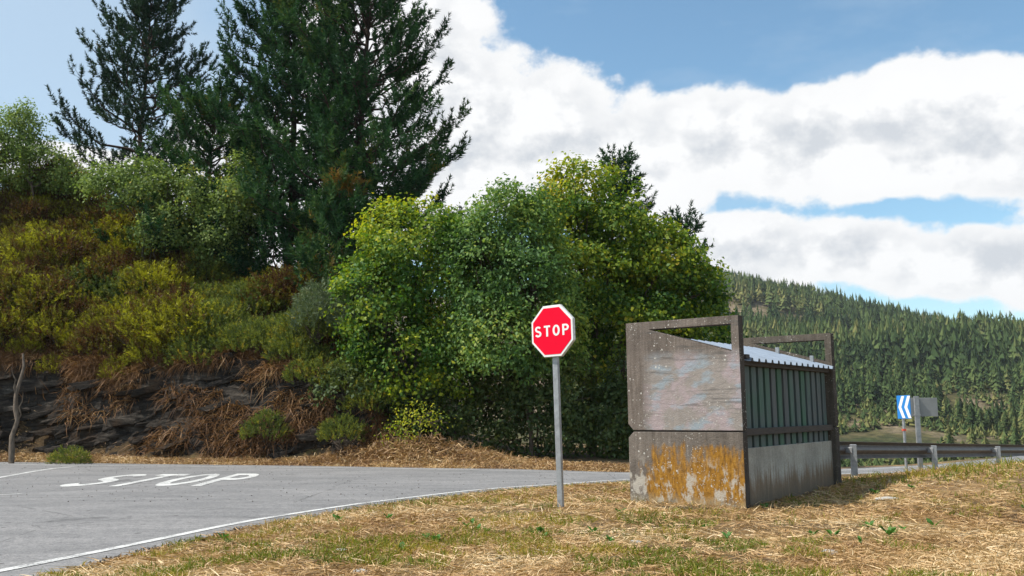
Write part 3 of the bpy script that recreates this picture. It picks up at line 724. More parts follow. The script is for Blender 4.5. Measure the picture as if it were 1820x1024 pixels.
def broadleaf(name, label, px, Y, blobs, mat, per_m2=9, per=20, L=.14, aspect=.75, spread=.2, gap=.42, tint_mu=.45, tint_amp=1.1, seed=1, bk='bark', cat='tree', trunk_r=.14, dy=None, group=None, tsun=.0):
    base_x = at(px, 744, Y)[0]; gz = float(ground_z(base_x, Y)); root = np.array([base_x, Y, gz])
    e = empty(name, tuple(root)); tag(e, label, cat, group)
    ells = []
    for i, bl in enumerate(blobs):
        bx, by, rx, ry = bl[:4]; off = bl[4] if len(bl) > 4 else 0
        c = at(bx, by, Y + off); sc = (Y + off) / FPX
        ells.append((c - root, np.array([rx * sc, (rx + ry) * .5 * sc * (dy or .9), ry * sc])))
    pts, d, ids = ellipsoid_points(ells, per_m2, .5, gap, seed)
    t0 = tint_mu + tint_amp * fbm(pts[:, 0] * .7, pts[:, 1] * .7, pts[:, 2] * .7, s=seed + 3, oct=3) + tsun * (d @ np.array([-.5, -.2, .8])) * .15
    P, tint = clump_leaves(pts, d, per, spread, L, aspect, t0)
    link(bpy.data.objects.new('crown', soup_mesh('crown', P, tint, M[mat])), e)
    paths = []
    cz = np.mean([c for c, r in ells], 0); top = max(ells, key=lambda q: q[0][2])[0]
    tp = np.array([[0, 0, -.3], [rng.normal() * .08, 0, .6], *(np.array([0, 0, .6]) * (1 - k) + top * k for k in (.3, .55, .8, 1.0))], float)
    tp[2:, :] += rng.normal(size=(4, 3)) * .12
    link_tr = mesh_obj('trunk', *tubes([(tp, np.linspace(trunk_r, trunk_r * .2, len(tp)))], 8), M[bk], e, True)
    for c, r in ells:
        s = tp[min(len(tp) - 2, 1 + int(rng.integers(0, 3)))]
        paths.append(limb(s, c, trunk_r * .5, trunk_r * .18, .08))
        for _ in range(5):
            paths.append(limb(c - (c - s) * rng.uniform(.1, .6), c + rand_dirs(1)[0] * r * .85, trunk_r * .22, .012, .05, 5))
    mesh_obj('limbs', *tubes(paths, 5), M[bk], e, True)
    return e

def brush(bases, dirs, length, needles, nl, nw):
    """bottle-brush pine shoots: needles stand round each shoot axis"""
    n = len(bases); m = n * needles
    b0 = np.repeat(bases, needles, 0); d0 = np.repeat(dirs, needles, 0); Ls = np.repeat(length, needles)
    k = rng.random(m) ** .8
    p = b0 + d0 * (k * Ls)[:, None]
    rd = rand_dirs(m); rd = unit(rd - (rd * d0).sum(1)[:, None] * d0)
    ax = unit(rd * 1.0 + d0 * (.50 + .9 * k[:, None] ** 3))
    nlen = nl * rng.uniform(.75, 1.2, m)[:, None] * (1 - .25 * k[:, None])
    sd = unit(np.cross(ax, rand_dirs(m)))
    return np.stack([p - sd * nw, p + sd * nw, p + ax * nlen], 1)
def pine(name, label, px, Y, height, Lmax, lean=(0, 0), bottom=.12, whorl=.62, seed=1, mat='pine', needles=42, dens=1.0, nl=.25, nw=.029, shape=.75, base_z=None, tint_mu=.42, tint_amp=1.5, cut=None, trunk_r=None, group=None, sub_gap=.46, shoot=.78):
    lr = np.random.default_rng(seed)
    bx = at(px, 744, Y)[0]; gz = float(ground_z(bx, Y)) if base_z is None else base_z
    e = empty(name, (bx, Y, gz)); tag(e, label, 'pine tree', group)
    k = np.linspace(0, 1, 14)
    tr = trunk_r or height * .012
    tp = np.c_[lean[0] * k ** 1.5 + lr.normal(size=14) * .05, lean[1] * k ** 1.5, -.4 + (height + .4) * k]
    mesh_obj('trunk', *tubes([(tp, tr * (1 - .93 * k))], 8), M['bark_pine'], e, True)
    paths, sb, sdv = [], [], []
    z = height * bottom
    while z < height * .985:
        h = z / height
        Lb = Lmax * (1 - h) ** shape * (1 if h > .2 else .85 + .15 * h / .2) + .35
        nbr = int(lr.integers(4, 7)); a0 = lr.uniform(0, 6.28)
        for i in range(nbr):
            a = a0 + i * 6.283 / nbr + lr.normal() * .25
            L = Lb * lr.uniform(.62, 1.18)
            if cut is not None: L *= cut(a, h)
            if L < .25 or lr.random() < .10: continue
            el = .12 + .75 * h ** 1.3 + lr.normal() * .1
            hd = np.array([math.cos(a), math.sin(a)])
            q = np.linspace(0, 1, 8)
            org = np.array([np.interp(z, tp[:, 2], tp[:, 0]), np.interp(z, tp[:, 2], tp[:, 1]), z + lr.normal() * .15])
            out = L * math.cos(el) * q; rise = L * (math.sin(el) * q + .30 * q ** 2.5 - .12 * q * (1 - h))
            P = org + np.c_[hd[0] * out, hd[1] * out, rise]; P[1:] += lr.normal(size=(7, 3)) * .03 * L
            paths.append((P, np.linspace(.022 * L ** .8 + .012, .010, 8)))
            # side twigs and the shoots along them
            for s in np.arange(.40 * L if h < .8 else .1, L * 1.001, sub_gap / dens ** .5):
                f = s / L; pt = np.array([np.interp(f, q, P[:, j]) for j in range(3)])
                tl = min(1.0, .26 * L * (1.05 - f) + .36)
                for sgn in (-1, 1):
                    aa = a + sgn * lr.uniform(.5, 1.1)
                    td = np.array([math.cos(aa), math.sin(aa), lr.uniform(.15, .65)]); td /= np.linalg.norm(td)
                    end = pt + td * tl * lr.uniform(.6, 1.2)
                    if lr.random() < .5: paths.append((np.array([pt, end]), np.array([.012, .007])))
                    for g in np.arange(.25, 1.01, .3 / max(tl, .3)):
                        sb.append(pt + (end - pt) * g)
                        v = td * .7 + np.array([0, 0, .8]) + lr.normal(size=3) * .22; sdv.append(v)
            sb.append(P[-1]); sdv.append(np.array([hd[0] * .5, hd[1] * .5, .9]))
            sb.append(P[-2]); sdv.append(np.array([hd[0] * .8, hd[1] * .8, .5]) + lr.normal(size=3) * .2)
        z += whorl * lr.uniform(.75, 1.3) * (1 - .3 * h)
    sb.append(tp[-1] - [0, 0, .1]); sdv.append(np.array([0, 0, 1.]))
    mesh_obj('limbs', *tubes(paths, 4), M['bark_pine'], e, True)
    sb = np.array(sb); sdv = unit(np.array(sdv)); ln = shoot * rng.uniform(.6, 1.25, len(sb))
    keep = rng.random(len(sb)) < .96
    sb, sdv, ln = sb[keep], sdv[keep], ln[keep]
    T = brush(sb - sdv * .08, sdv, ln, needles, nl, nw)
    t0 = tint_mu + tint_amp * fbm(sb[:, 0] * .9, sb[:, 1] * .9, sb[:, 2] * .9, s=seed + 2, oct=3) + rng.normal(size=len(sb)) * .08
    tint = np.clip(np.repeat(t0, needles) + rng.normal(size=len(T)) * .1, 0, 1)
    link(bpy.data.objects.new('crown', soup_mesh('crown', T, tint, M[mat])), e)
    NSHOOT.append((name, len(sb), len(T)))
    return e
NSHOOT = []

# ------------------------------------------------------------------ trees
pine('pine_tree', 'tall spreading dark pine whose long right boughs reach toward the bright cloud', 626, 39.5, 20, 5.5, (.3, 0), .05, seed=5, needles=38, dens=1.35, shape=.62)
pine('pine_tree', 'tall dense pine standing left of the widest pine, crown rising out of frame', 505, 41, 20, 4.6, (-.2, 0), .06, seed=9, needles=36, dens=1.35, shape=.6)
pine('pine_tree', 'shorter pine with a rounded top between the lone pine and the tall pines', 350, 41.5, 8.9, 3.9, (0, 0), .06, seed=14, needles=44, dens=1., tint_mu=.48, shape=.5)
pine('pine_tree', 'lone open pine with dark bare limbs and sky showing through, on the bank top', 218, 51, 16.0, 5.0, (.2, 0), .16, seed=23, mat='pine_grey', needles=44, dens=.95, whorl=.85, tint_mu=.4, shape=.62, sub_gap=.5)
pine('pine_tree', 'young lighter green pine growing in front of the tall pines', 592, 36.0, 5.6, 1.7, (0, 0), .05, seed=31, needles=34, dens=.8, tint_mu=.66, whorl=.5)
pine('pine_tree', 'slim pine whose tip stands above the yellow green maple', 1112, 43, 14.2, 3.6, (-.3, 0), .35, seed=41, needles=40, dens=.5, whorl=.9, tint_mu=.35)
pine('pine_tree', 'small pine peeping over the right shoulder of the maple', 1216, 42, 11.2, 2.6, (.15, 0), .4, seed=44, needles=40, dens=.5, whorl=.9, tint_mu=.35)

broadleaf('broadleaf_tree', 'round yellow green broadleaf tree at the foot of the tall pines', 735, 31.5,
    [(735, 450, 105, 95), (680, 540, 85, 90, -.3), (790, 500, 75, 110), (648, 500, 42, 55), (720, 640, 85, 85, -.4), (805, 630, 65, 90), (655, 620, 50, 70, .2)], 'lime', seed=3, per_m2=15, per=21, L=.14, aspect=.8, tint_mu=.54, tint_amp=1.5)
broadleaf('broadleaf_tree', 'blue green leafy tree between the yellow green tree and the maple', 945, 30.6,
    [(895, 410, 66, 85), (850, 460, 60, 80), (920, 470, 70, 90, .4), (858, 520, 62, 90), (945, 500, 75, 110), (890, 610, 85, 85, -.4), (985, 590, 55, 85), (950, 400, 45, 70, .3), (840, 600, 50, 70)], 'ash', seed=6, per_m2=19, per=21, L=.15, aspect=.55, gap=.38, tint_mu=.58, tint_amp=1.4, trunk_r=.09)
broadleaf('maple_tree', 'large maple with yellowing leaves behind the stop sign and shelter', 1050, 33.5,
    [(1035, 360, 75, 80), (1100, 420, 85, 95), (1170, 480, 80, 85), (1235, 525, 58, 60), (1050, 500, 85, 100, -.3), (1140, 580, 105, 75, -.3), (1235, 600, 70, 70), (1000, 430, 45, 85), (1030, 640, 60, 55)], 'maple', seed=12, per_m2=14, per=21, L=.15, aspect=.85, tint_mu=.47, tint_amp=1.6, trunk_r=.2)
broadleaf('birch_tree', 'pale birch with yellow flecked leaves at the far top of the bank', 40, 42,
    [(40, 245, 42, 62), (85, 300, 55, 45), (0, 290, 50, 60), (120, 310, 35, 40), (-50, 270, 60, 80)], 'birch', seed=18, per_m2=20, per=20, L=.13, aspect=.7, gap=.42, trunk_r=.07, tint_mu=.45)
broadleaf('birch_tree', 'spreading pale birch below the lone pine on the bank', 250, 38.6,
    [(250, 335, 70, 50), (325, 355, 60, 62), (190, 335, 40, 42), (395, 420, 45, 65), (300, 410, 60, 50), (430, 350, 45, 70)], 'birch', seed=26, per_m2=20, per=20, L=.13, aspect=.7, gap=.42, trunk_r=.07, tint_mu=.42)
# dark bushes filling the foot of the broadleaf trees
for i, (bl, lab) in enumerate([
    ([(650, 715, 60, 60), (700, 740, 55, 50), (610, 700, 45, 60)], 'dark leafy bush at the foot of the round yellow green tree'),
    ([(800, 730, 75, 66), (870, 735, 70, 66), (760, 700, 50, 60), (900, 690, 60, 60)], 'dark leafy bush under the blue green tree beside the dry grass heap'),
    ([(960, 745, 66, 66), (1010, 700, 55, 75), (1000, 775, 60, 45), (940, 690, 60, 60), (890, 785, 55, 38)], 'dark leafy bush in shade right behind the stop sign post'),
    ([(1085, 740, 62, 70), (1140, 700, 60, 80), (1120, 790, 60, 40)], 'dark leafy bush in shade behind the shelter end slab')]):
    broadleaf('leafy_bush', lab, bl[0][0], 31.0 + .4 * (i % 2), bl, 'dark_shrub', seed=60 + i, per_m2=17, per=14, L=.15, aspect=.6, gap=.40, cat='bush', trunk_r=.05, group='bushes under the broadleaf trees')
broadleaf('yellow_shrub', 'small yellowing shrub with loose twigs beside the dry grass heap', 745, 29.0, [(745, 735, 32, 28), (715, 770, 26, 24), (780, 760, 22, 20)], 'lime', seed=81, per_m2=16, per=8, L=.09, aspect=.6, cat='shrub', trunk_r=.03, tint_mu=.7)

# ------------------------------------------------------------------ bank: rock cut
yb0 = lambda x: np.interp(x, far_s[:, 0], far_s[:, 1]) + VERGE
nu, nv = 300, 80
ux = np.linspace(-27, -3.2, nu); vv = np.linspace(0, 1, nv)
UX, VV = np.meshgrid(ux, vv, indexing='ij')
hgt = (4.1 + 1.2 * fbm(UX * .35, 0 * UX, s=31)) * sstep(-3.0, -6.5, UX) + .25
Zr = VV * hgt
tilt_s = Zr - .24 * UX
lay = tilt_s * 2.3 + 1.2 * fbm(UX * .5, Zr * .8, s=33)
ledge = (np.floor(lay) + sstep(.70, 1.0, lay - np.floor(lay)))       # stepped ledges along the tilted strata
bl_n = _h(np.floor(UX * .9 + .6 * np.floor(lay)).astype(np.int64), np.floor(lay).astype(np.int64), np.zeros_like(UX, dtype=np.int64), 5)
prot = .30 * (bl_n - .5) + .55 * fbm(UX * .6, Zr * .9, s=35) + .16 * fbm(UX * 3, Zr * 5, s=36)
RY = yb0(UX) + .15 + VV * .95 + .06 * (ledge - ledge.min()) * 0 - prot * sstep(0, .12, VV) * .8 + sstep(.82, 1, VV) * 1.0
RZ = road_z(UX, RY) + .0 + Zr - .15
rock = link(bpy.data.objects.new('rock_face', grid_mesh('rock_face', np.stack([UX, RY, RZ], -1), M['rock'], smooth=False)))
tag(rock, kind='structure')
def rock_mesh(seed):
    lr = np.random.default_rng(seed)
    V = np.array([(x, y, z) for x in (-1, 0, 1) for y in (-1, 1) for z in (-1, 1)], float) + lr.normal(size=(12, 3)) * .2
    m = bpy.data.meshes.new('rock')
    import bmesh
    bm = bmesh.new()
    for v in V: bm.verts.new(v)
    r = bmesh.ops.convex_hull(bm, input=bm.verts); bm.to_mesh(m); bm.free(); m.materials.append(M['rock']); return m
rms = [rock_mesh(s) for s in range(7)]
def rock_surface(x, v):
    i = np.interp(x, ux, np.arange(nu)); i = int(np.clip(round(i), 0, nu - 1)); j = int(np.clip(round(v * (nv - 1)), 0, nv - 1))
    return np.array([x, RY[i, j], RZ[i, j]])
for i in range(120):
    x = random.uniform(-20, -6.2); v = random.uniform(.03, .86)
    p = rock_surface(x, v); o = bpy.data.objects.new('rock', rms[i % 7]); link(o, rock)
    s = random.uniform(.10, .26); o.scale = (s * random.uniform(1.6, 4.2), s * .7, s * random.uniform(.22, .6))
    o.location = (p[0], p[1] + .10, p[2]); o.rotation_euler = (random.uniform(-.15, .15), R(-13) + random.uniform(-.12, .12), random.uniform(-.25, .25))
# bleached dead trunk leaning on the cut
dt = at(24, 785, 30.2); dgz = float(ground_z(dt[0], dt[1]))
dead = empty('dead_trunk', (dt[0], dt[1], dgz)); tag(dead, 'bleached splintered dead trunk leaning against the rock face', 'dead tree')
hd_ = at(44, 628, 31.0) - np.array([dt[0], dt[1], dgz]); kq = np.linspace(0, 1, 9)[:, None]
Pm = hd_ * kq + rng.normal(size=(9, 3)) * .045; Pm[0] = (0, 0, -.2)
mesh_obj('trunk', *tubes([(Pm, np.linspace(.11, .035, 9) * rng.uniform(.75, 1.25, 9))], 7), M['bark_dead'], dead, True)
for k_ in range(3):
    e_ = Pm[3 + k_] + np.array([rng.uniform(-.3, .5), -.1, rng.uniform(.7, 1.1)])
    mesh_obj('branch', *tubes([limb(Pm[3 + k_], e_, .035, .01, .02, 5)], 5), M['bark_dead'], dead, True)

# ------------------------------------------------------------------ shrubs of the bank
def shrub_mesh(name, seed, mat, r, h, sprigs, per, L, w, tint_mu, tamp, droop=0., tv=.12):
    """a rounded shrub of upright feathery sprigs"""
    a = rng.uniform(0, 6.283, sprigs); q = rng.random(sprigs) ** .5
    px_, py_ = r * q * np.cos(a), r * q * np.sin(a)
    lobes = 1 + .55 * fbm(px_ * 2.2 / r + 3, py_ * 2.2 / r, s=seed, oct=3)
    zt = h * np.sqrt(np.clip(1 - (q * .93) ** 2, .03, 1)) * lobes
    lev = 1 - rng.random(sprigs) ** 1.8 * .75
    b0 = np.c_[px_, py_, zt * lev]
    dirs = unit(np.c_[px_ * .9 / r, py_ * .9 / r, np.full(sprigs, .9)] + rng.normal(size=(sprigs, 3)) * .28)
    sl = rng.uniform(.16, .34, sprigs) * (h / 1.3) ** .5
    m = sprigs * per; B = np.repeat(b0, per, 0); D = np.repeat(dirs, per, 0); k = rng.random(m)
    p = B + D * (k * np.repeat(sl, per))[:, None]
    ax = unit(D * 1.0 + rand_dirs(m) * .85 - np.array([0, 0, droop])); nr = rand_dirs(m)
    Ls = L * rng.uniform(.6, 1.3, m)
    P = leaves(p, ax, nr, Ls, Ls * w)
    t0 = tint_mu + tamp * fbm(b0[:, 0] * 1.6, b0[:, 1] * 1.6, b0[:, 2] * 1.6, s=seed + 4, oct=3) + rng.normal(size=sprigs) * .20
    return soup_mesh(name, P, np.clip(np.repeat(t0, per) + rng.normal(size=m) * tv, 0, 1), M[mat])
def stem_mesh(name, seed, r, h, n, mat):
    paths = []
    for i in range(n):
        a = rng.uniform(0, 6.283); q = rng.random() ** .5
        paths.append(limb((0, 0, -.2), (r * q * math.cos(a) * .9, r * q * math.sin(a) * .9, h * .8 * math.sqrt(max(.1, 1 - q * q))), .022, .006, .05, 5))
    V, F = tubes(paths, 4)
    m = bpy.data.meshes.new(name); m.from_pydata([tuple(map(float, v)) for v in V], [], F); m.materials.append(M[mat]); return m
KINDS_ = {
 'heath': [(shrub_mesh('foliage', 100 + i, 'heath', 1.0, 1.25, 620, 18, .085, .30, .34 + .16 * i, 1.5), stem_mesh('stems', i, 1., 1.2, 16, 'bark')) for i in range(3)],
 'gorse': [(shrub_mesh('foliage', 120 + i, 'gorse', 1.0, 1.2, 560, 18, .085, .28, .42 + .15 * i, 1.3), stem_mesh('stems', i, 1., 1.2, 14, 'bark')) for i in range(2)],
 'dark': [(shrub_mesh('foliage', 140, 'dark_shrub', 1.0, 1.3, 520, 18, .10, .45, .5, 1.2), stem_mesh('stems', 7, 1., 1.2, 14, 'bark'))],
 'broom': [(shrub_mesh('foliage', 150, 'broom', .7, 1.6, 520, 14, .13, .12, .5, 1.2), stem_mesh('stems', 8, .7, 1.6, 40, 'broom_stem' if 'broom_stem' in M else 'bark'))],
}
def place_shrub(kind, v, x, y, s, name, label, group, sz=1.0, dz=0.0):
    fo, stm = KINDS_[kind][v % len(KINDS_[kind])]
    e = empty(name, (x, y, float(ground_z(x, y)) - .1 + dz), random.uniform(0, 6.28)); e.scale = (s, s, s * sz)
    tag(e, label, 'shrub', group)
    link(bpy.data.objects.new('foliage', fo), e); link(bpy.data.objects.new('stems', stm), e)
    return e
GH, GG = 'heath shrubs covering the bank', 'gorse shrubs on the lower bank'
def bank_place(u, s_off):
    a = 'just over the rock face' if s_off < 3 else ('halfway up the bank' if s_off < 7 else 'high on the bank')
    b_ = 'above the dead trunk' if u < 130 else ('below the lone pine' if u < 290 else ('below the shorter pine' if u < 430 else 'at the foot of the tall pines'))
    return a + ' ' + b_
placed = []
tries = 0
while len(placed) < 230 and tries < 6000:
    tries += 1
    x = random.uniform(-25, -6.5); y0 = float(yb0(x)); s_off = random.uniform(1.3, 12.5); y = y0 + s_off
    if x > -9.5 and s_off > 6: continue
    if abs(x / y) > .66: continue
    d = min([math.hypot(x - a, y - b) for a, b in placed], default=9)
    if d < .80 + .03 * s_off: continue
    placed.append((x, y))
    u = 910 + FPX * x / y
    lower = s_off < 3.2
    if u > 330 and (lower or random.random() < .55):
        v_ = random.randint(0, 1)
        place_shrub('gorse', v_, x, y, random.uniform(.6, 1.35), 'gorse_shrub', ('dull green', 'bright green')[v_] + ' gorse shrub ' + bank_place(u, s_off), GG)
    elif random.random() < .13:
        place_shrub('dark', 0, x, y, random.uniform(.8, 1.5), 'dark_shrub', 'dark green shrub ' + bank_place(u, s_off), 'dark shrubs among the heath')
    else:
        v_ = random.choice((0, 0, 1, 1, 2))
        place_shrub('heath', v_, x, y, random.choice((.65, .8, 1.0, 1.15, 1.3, 1.6)), 'heath_shrub', ('rust brown', 'olive brown', 'yellow tipped')[v_] + ' heath shrub ' + bank_place(u, s_off), GH)
for (px, py, Y, s) in [(560, 640, 31.4, .95), (625, 640, 31.0, 1.0), (520, 600, 32, .9), (590, 590, 32.5, 1.0), (660, 670, 30.6, .9), (480, 640, 31, .8), (610, 720, 30.0, .75)]:
    p = at(px, py, Y); e = place_shrub('gorse', random.randint(0, 1), p[0], Y, s, 'gorse_shrub', 'low green gorse beside the round yellow green tree', GG)
    e.location.z = min(e.location.z + .6, p[2] - .4)
for (px, py, Y) in [(565, 560, 31.8), (640, 560, 31.4)]:
    p = at(px, py, Y); e = place_shrub('broom', 0, p[0], Y, 1.15, 'broom_shrub', 'upright grey green broom with thin whip stems below the pines', 'broom below the pines'); e.location.z = p[2] - .9
p = at(125, 795, 30.0); place_shrub('gorse', 1, p[0], 30.0, .6, 'low_shrub', 'low green shrub on the dry verge against the rock face', None, .9)

# ------------------------------------------------------------------ dry stalks, straw and grass
def blades(base, direction, L, w, bend):
    """curved two-segment blades, (n,2 quads) returned as (2n,4,3)"""
    d = unit(direction); side = unit(np.cross(d, rand_dirs(len(d)))); L = L[:, None]; w = np.asarray(w)[:, None]
    p1 = base + d * L * .5; p2 = base + d * L + bend
    a = np.stack([base - side * w, base + side * w, p1 + side * w * .8, p1 - side * w * .8], 1)
    b_ = np.stack([p1 - side * w * .8, p1 + side * w * .8, p2 + side * w * .15, p2 - side * w * .15], 1)
    return np.concatenate([a, b_])
def scatter_obj(name, P, tint, mat, label=None):
    o = link(bpy.data.objects.new(name, soup_mesh(name, P, tint, M[mat]))); tag(o, label, None, None, 'stuff'); return o
# dead bracken and grass hanging over the rock
n = 46000
x = rng.uniform(-25, -3.5, n); v = np.clip(rng.beta(2.2, 1.0, n), 0, 1)
hang = sstep(-16, -8, x)
v = np.where(rng.random(n) < .25 + .35 * hang, rng.random(n), .70 + .3 * v)
i0 = np.clip(np.interp(x, ux, np.arange(nu)).astype(int), 0, nu - 1); j0 = np.clip((v * (nv - 1)).astype(int), 0, nv - 1)
base = np.c_[x, RY[i0, j0] - .02, RZ[i0, j0]]
keep = vnoise(base[:, 0] * .9, base[:, 2] * 1.6, s=91) + .3 * (v > .8) > .52
base = base[keep]; m_ = len(base)
dirv = unit(np.c_[rng.normal(size=m_) * .8, -np.abs(rng.normal(size=m_)) * .6 - .15, rng.normal(size=m_) * .7 + .05])
Lb = rng.uniform(.18, .60, m_)
P = blades(base, dirv, Lb, rng.uniform(.008, .018, m_), np.c_[rng.normal(size=m_) * .08, -np.abs(rng.normal(size=m_)) * .05, -Lb * rng.uniform(.2, .8, m_)])
tt = np.clip(.42 + .9 * fbm(base[:, 0] * .8, base[:, 2] * .8, s=92) + rng.normal(size=m_) * .18, 0, 1)
scatter_obj('bracken', P, np.r_[tt, tt], 'bracken', 'dead brown bracken and stalks hanging over the dark rock')
# brown scrub under the shrubs, so that no bare soil shows
n = 26000
x = rng.uniform(-26, -3, n); y = yb0(x) + rng.uniform(.8, 13.5, n)
base = np.c_[x, y, ground_z(x, y)]
dirv = unit(np.c_[rng.normal(size=n) * .6, rng.normal(size=n) * .5 - .2, np.full(n, .9)])
Lb = rng.uniform(.3, .85, n); P = blades(base, dirv, Lb, rng.uniform(.010, .022, n), rng.normal(size=(n, 3)) * .1)
tt = np.clip(.32 + rng.normal(size=n) * .2, 0, 1)
scatter_obj('undergrowth', P, np.r_[tt, tt], 'bracken', 'brown dry undergrowth between the heath shrubs')
# dry grass of the far verge, and the heap under the trees
n = 26000
x = rng.uniform(-21, 5.5, n); b0 = rng.uniform(.05, 2.9, n) ** 1.0; yf = np.interp(x, far_s[:, 0], far_s[:, 1])
y = yf + b0; base = np.c_[x, y, ground_z(x, y)]
heap = np.exp(-.5 * (((x + 3.0) / 1.9) ** 2)) * sstep(.5, 1.8, b0); base[:, 2] += heap * rng.uniform(0, 1.0, n) * .75 * (.4 + vnoise(x * 1.7, y * 1.7, s=19))
left = sstep(-10, -17, x) * .15; base[:, 2] += left * rng.random(n)
tall = .6 + heap * .9 + .3 * (vnoise(x * 1.1, y, s=7))
dirv = unit(np.c_[rng.normal(size=n), rng.normal(size=n) * .8 - .2, np.abs(rng.normal(size=n)) * .55 + .1])
Lb = rng.uniform(.12, .38, n) * tall; P = blades(base, dirv, Lb, rng.uniform(.007, .013, n), np.c_[rng.normal(size=(n, 2)) * .06, -Lb * .45])
tt = np.clip(.30 - .12 * heap + 1.1 * fbm(x * 1.3, y * 1.3, s=15) + rng.normal(size=n) * .22, 0, 1)
scatter_obj('dry_grass', P, np.r_[tt, tt], 'straw', 'dry straw coloured grass along the foot of the rock face')
# the mown verge in front: straw litter, short tussocks and green blades
def verge_points(n, ymin=4.6, ymax=20, pw=1.0):
    out = []
    tot = 0
    while tot < n:
        q = n * 2
        inv = rng.uniform(1 / ymax ** pw, 1 / ymin ** pw, q); y = inv ** (-1 / pw)
        x = rng.uniform(-.62, .64, q) * y + rng.normal(size=q) * .1
        ok = -poly_dist(x, y, near_c) > .04 + .10 * rng.random(q)
        # not inside the shelter's slabs
        out.append(np.c_[x, y][ok]); tot += ok.sum()
    return np.concatenate(out)[:n]
n = 105000
xy = verge_points(n); x, y = xy[:, 0], xy[:, 1]; gz_ = ground_z(x, y)
bare = sstep(.50, .64, vnoise(x * .8 + 3, y * .8, s=61) + .25 * (vnoise(x * 3, y * 3, s=62) - .5))
dn_ = -poly_dist(x, y, near_c)
keep = rng.random(n) > .55 * bare
x, y, gz_, bare = x[keep], y[keep], gz_[keep], bare[keep]; n = len(x)
base = np.c_[x, y, gz_ + rng.uniform(0, .02, n)]
flat = rng.random(n) < .72
elv = np.where(flat, np.abs(rng.normal(size=n)) * .16, np.abs(rng.normal(size=n)) * .6 + .25)
a = rng.uniform(0, 6.283, n)
dirv = np.c_[np.cos(a) * np.cos(elv), np.sin(a) * np.cos(elv), np.sin(elv)]
Lb = np.where(flat, rng.uniform(.05, .17, n), rng.uniform(.03, .09, n)) * (1 + .3 * (y > 9))
wd = rng.uniform(.0012, .0026, n) * (1 + y / 9)
P = blades(base, dirv, Lb, wd, np.c_[rng.normal(size=(n, 2)) * .015, -Lb * .18 * np.sin(elv)])
tt = np.clip(.46 + 1.0 * fbm(x * .9, y * .9, s=63) + .15 * bare + rng.normal(size=n) * .2, 0, 1)
scatter_obj('mown_straw', P, np.r_[tt, tt], 'straw', 'mown dry straw lying over the near verge')
n = 90000
xy = verge_points(n, pw=.9); x, y = xy[:, 0], xy[:, 1]
dens = vnoise(x * 1.1, y * 1.1, s=71) * .42 + vnoise(x * 4.2, y * 4.2, s=72) * .58
dn_ = -poly_dist(x, y, near_c)
crest = np.exp(-.5 * (((x - 6.6) / 1.2) ** 2 + ((y - 13.6) / .9) ** 2))
keep = (dens + .10 * sstep(1.4, .2, dn_) + .35 * crest - .07 * sstep(2.2, 4.5, x) * (y < 11) - .03 * sstep(8, 6, y)) > .58
x, y = x[keep], y[keep]; n = len(x)
crest = crest[keep]
base = np.c_[x, y, ground_z(x, y)]
elv = np.clip(rng.normal(1.05, .32, n), .2, 1.5); a = rng.uniform(0, 6.283, n)
dirv = np.c_[np.cos(a) * np.cos(elv), np.sin(a) * np.cos(elv), np.sin(elv)]
Lb = rng.uniform(.03, .095, n) * (1 + 1.4 * crest)
P = blades(base, dirv, Lb, rng.uniform(.0018, .0032, n) * (1 + y / 12), np.c_[dirv[:, :2] * Lb[:, None] * .4, -Lb * .1])
tt = np.clip(.60 + 1.5 * fbm(x * 1.5, y * 1.5, s=73) + rng.normal(size=n) * .17, 0, 1)
scatter_obj('green_grass', P, np.r_[tt, tt], 'grass', 'short green and yellow grass tufts in the dry verge')
print('green blades', n)

# broad-leaved weeds, one thing each
def weed_mesh(seed, n=9):
    a = rng.uniform(0, 6.283, n); el_ = rng.uniform(.35, 1.1, n)
    ax = np.c_[np.cos(a) * np.cos(el_), np.sin(a) * np.cos(el_), np.sin(el_)]
    c = ax * rng.uniform(.01, .05, n)[:, None]
    nr = unit(np.array([0, 0, 1.]) + rng.normal(size=(n, 3)) * .25); L = rng.uniform(.05, .10, n)
    ax2 = unit(ax); sd = unit(np.cross(ax2, nr)); up = np.cross(sd, ax2); L = L[:, None]
    pts = [c, c + ax2 * L * .3 + sd * L * .27 + up * L * .06, c + ax2 * L * .7 + sd * L * .23, c + ax2 * L - up * L * .15, c + ax2 * L * .7 - sd * L * .23, c + ax2 * L * .3 - sd * L * .27 + up * L * .06]
    return soup_mesh('weed', np.stack(pts, 1), np.clip(rng.normal(.5, .3, n), 0, 1), M['weed'])
wm = [weed_mesh(i, 7 + i * 2) for i in range(4)]
def on_ground(px, py):
    d = ray(px, py); Y = 3.0
    for Y in np.arange(3, 24, .02):
        if CH + d[2] * Y / d[1] < float(ground_zi(d[0] * Y / d[1], Y)): break
    return d[0] * Y / d[1], Y
from functools import lru_cache
_gzx = np.linspace(-5, 13, 181); _gzy = np.linspace(3, 24, 211); _GZ = ground_z(*np.meshgrid(_gzx, _gzy, indexing='ij'))
def ground_zi(x, y):
    i = np.clip((x + 5) / .1, 0, 179.99); j = np.clip((y - 3) / .1, 0, 209.99); a, b_ = int(i), int(j); u, v = i - a, j - b_
    return _GZ[a, b_] * (1 - u) * (1 - v) + _GZ[a + 1, b_] * u * (1 - v) + _GZ[a, b_ + 1] * (1 - u) * v + _GZ[a + 1, b_ + 1] * u * v
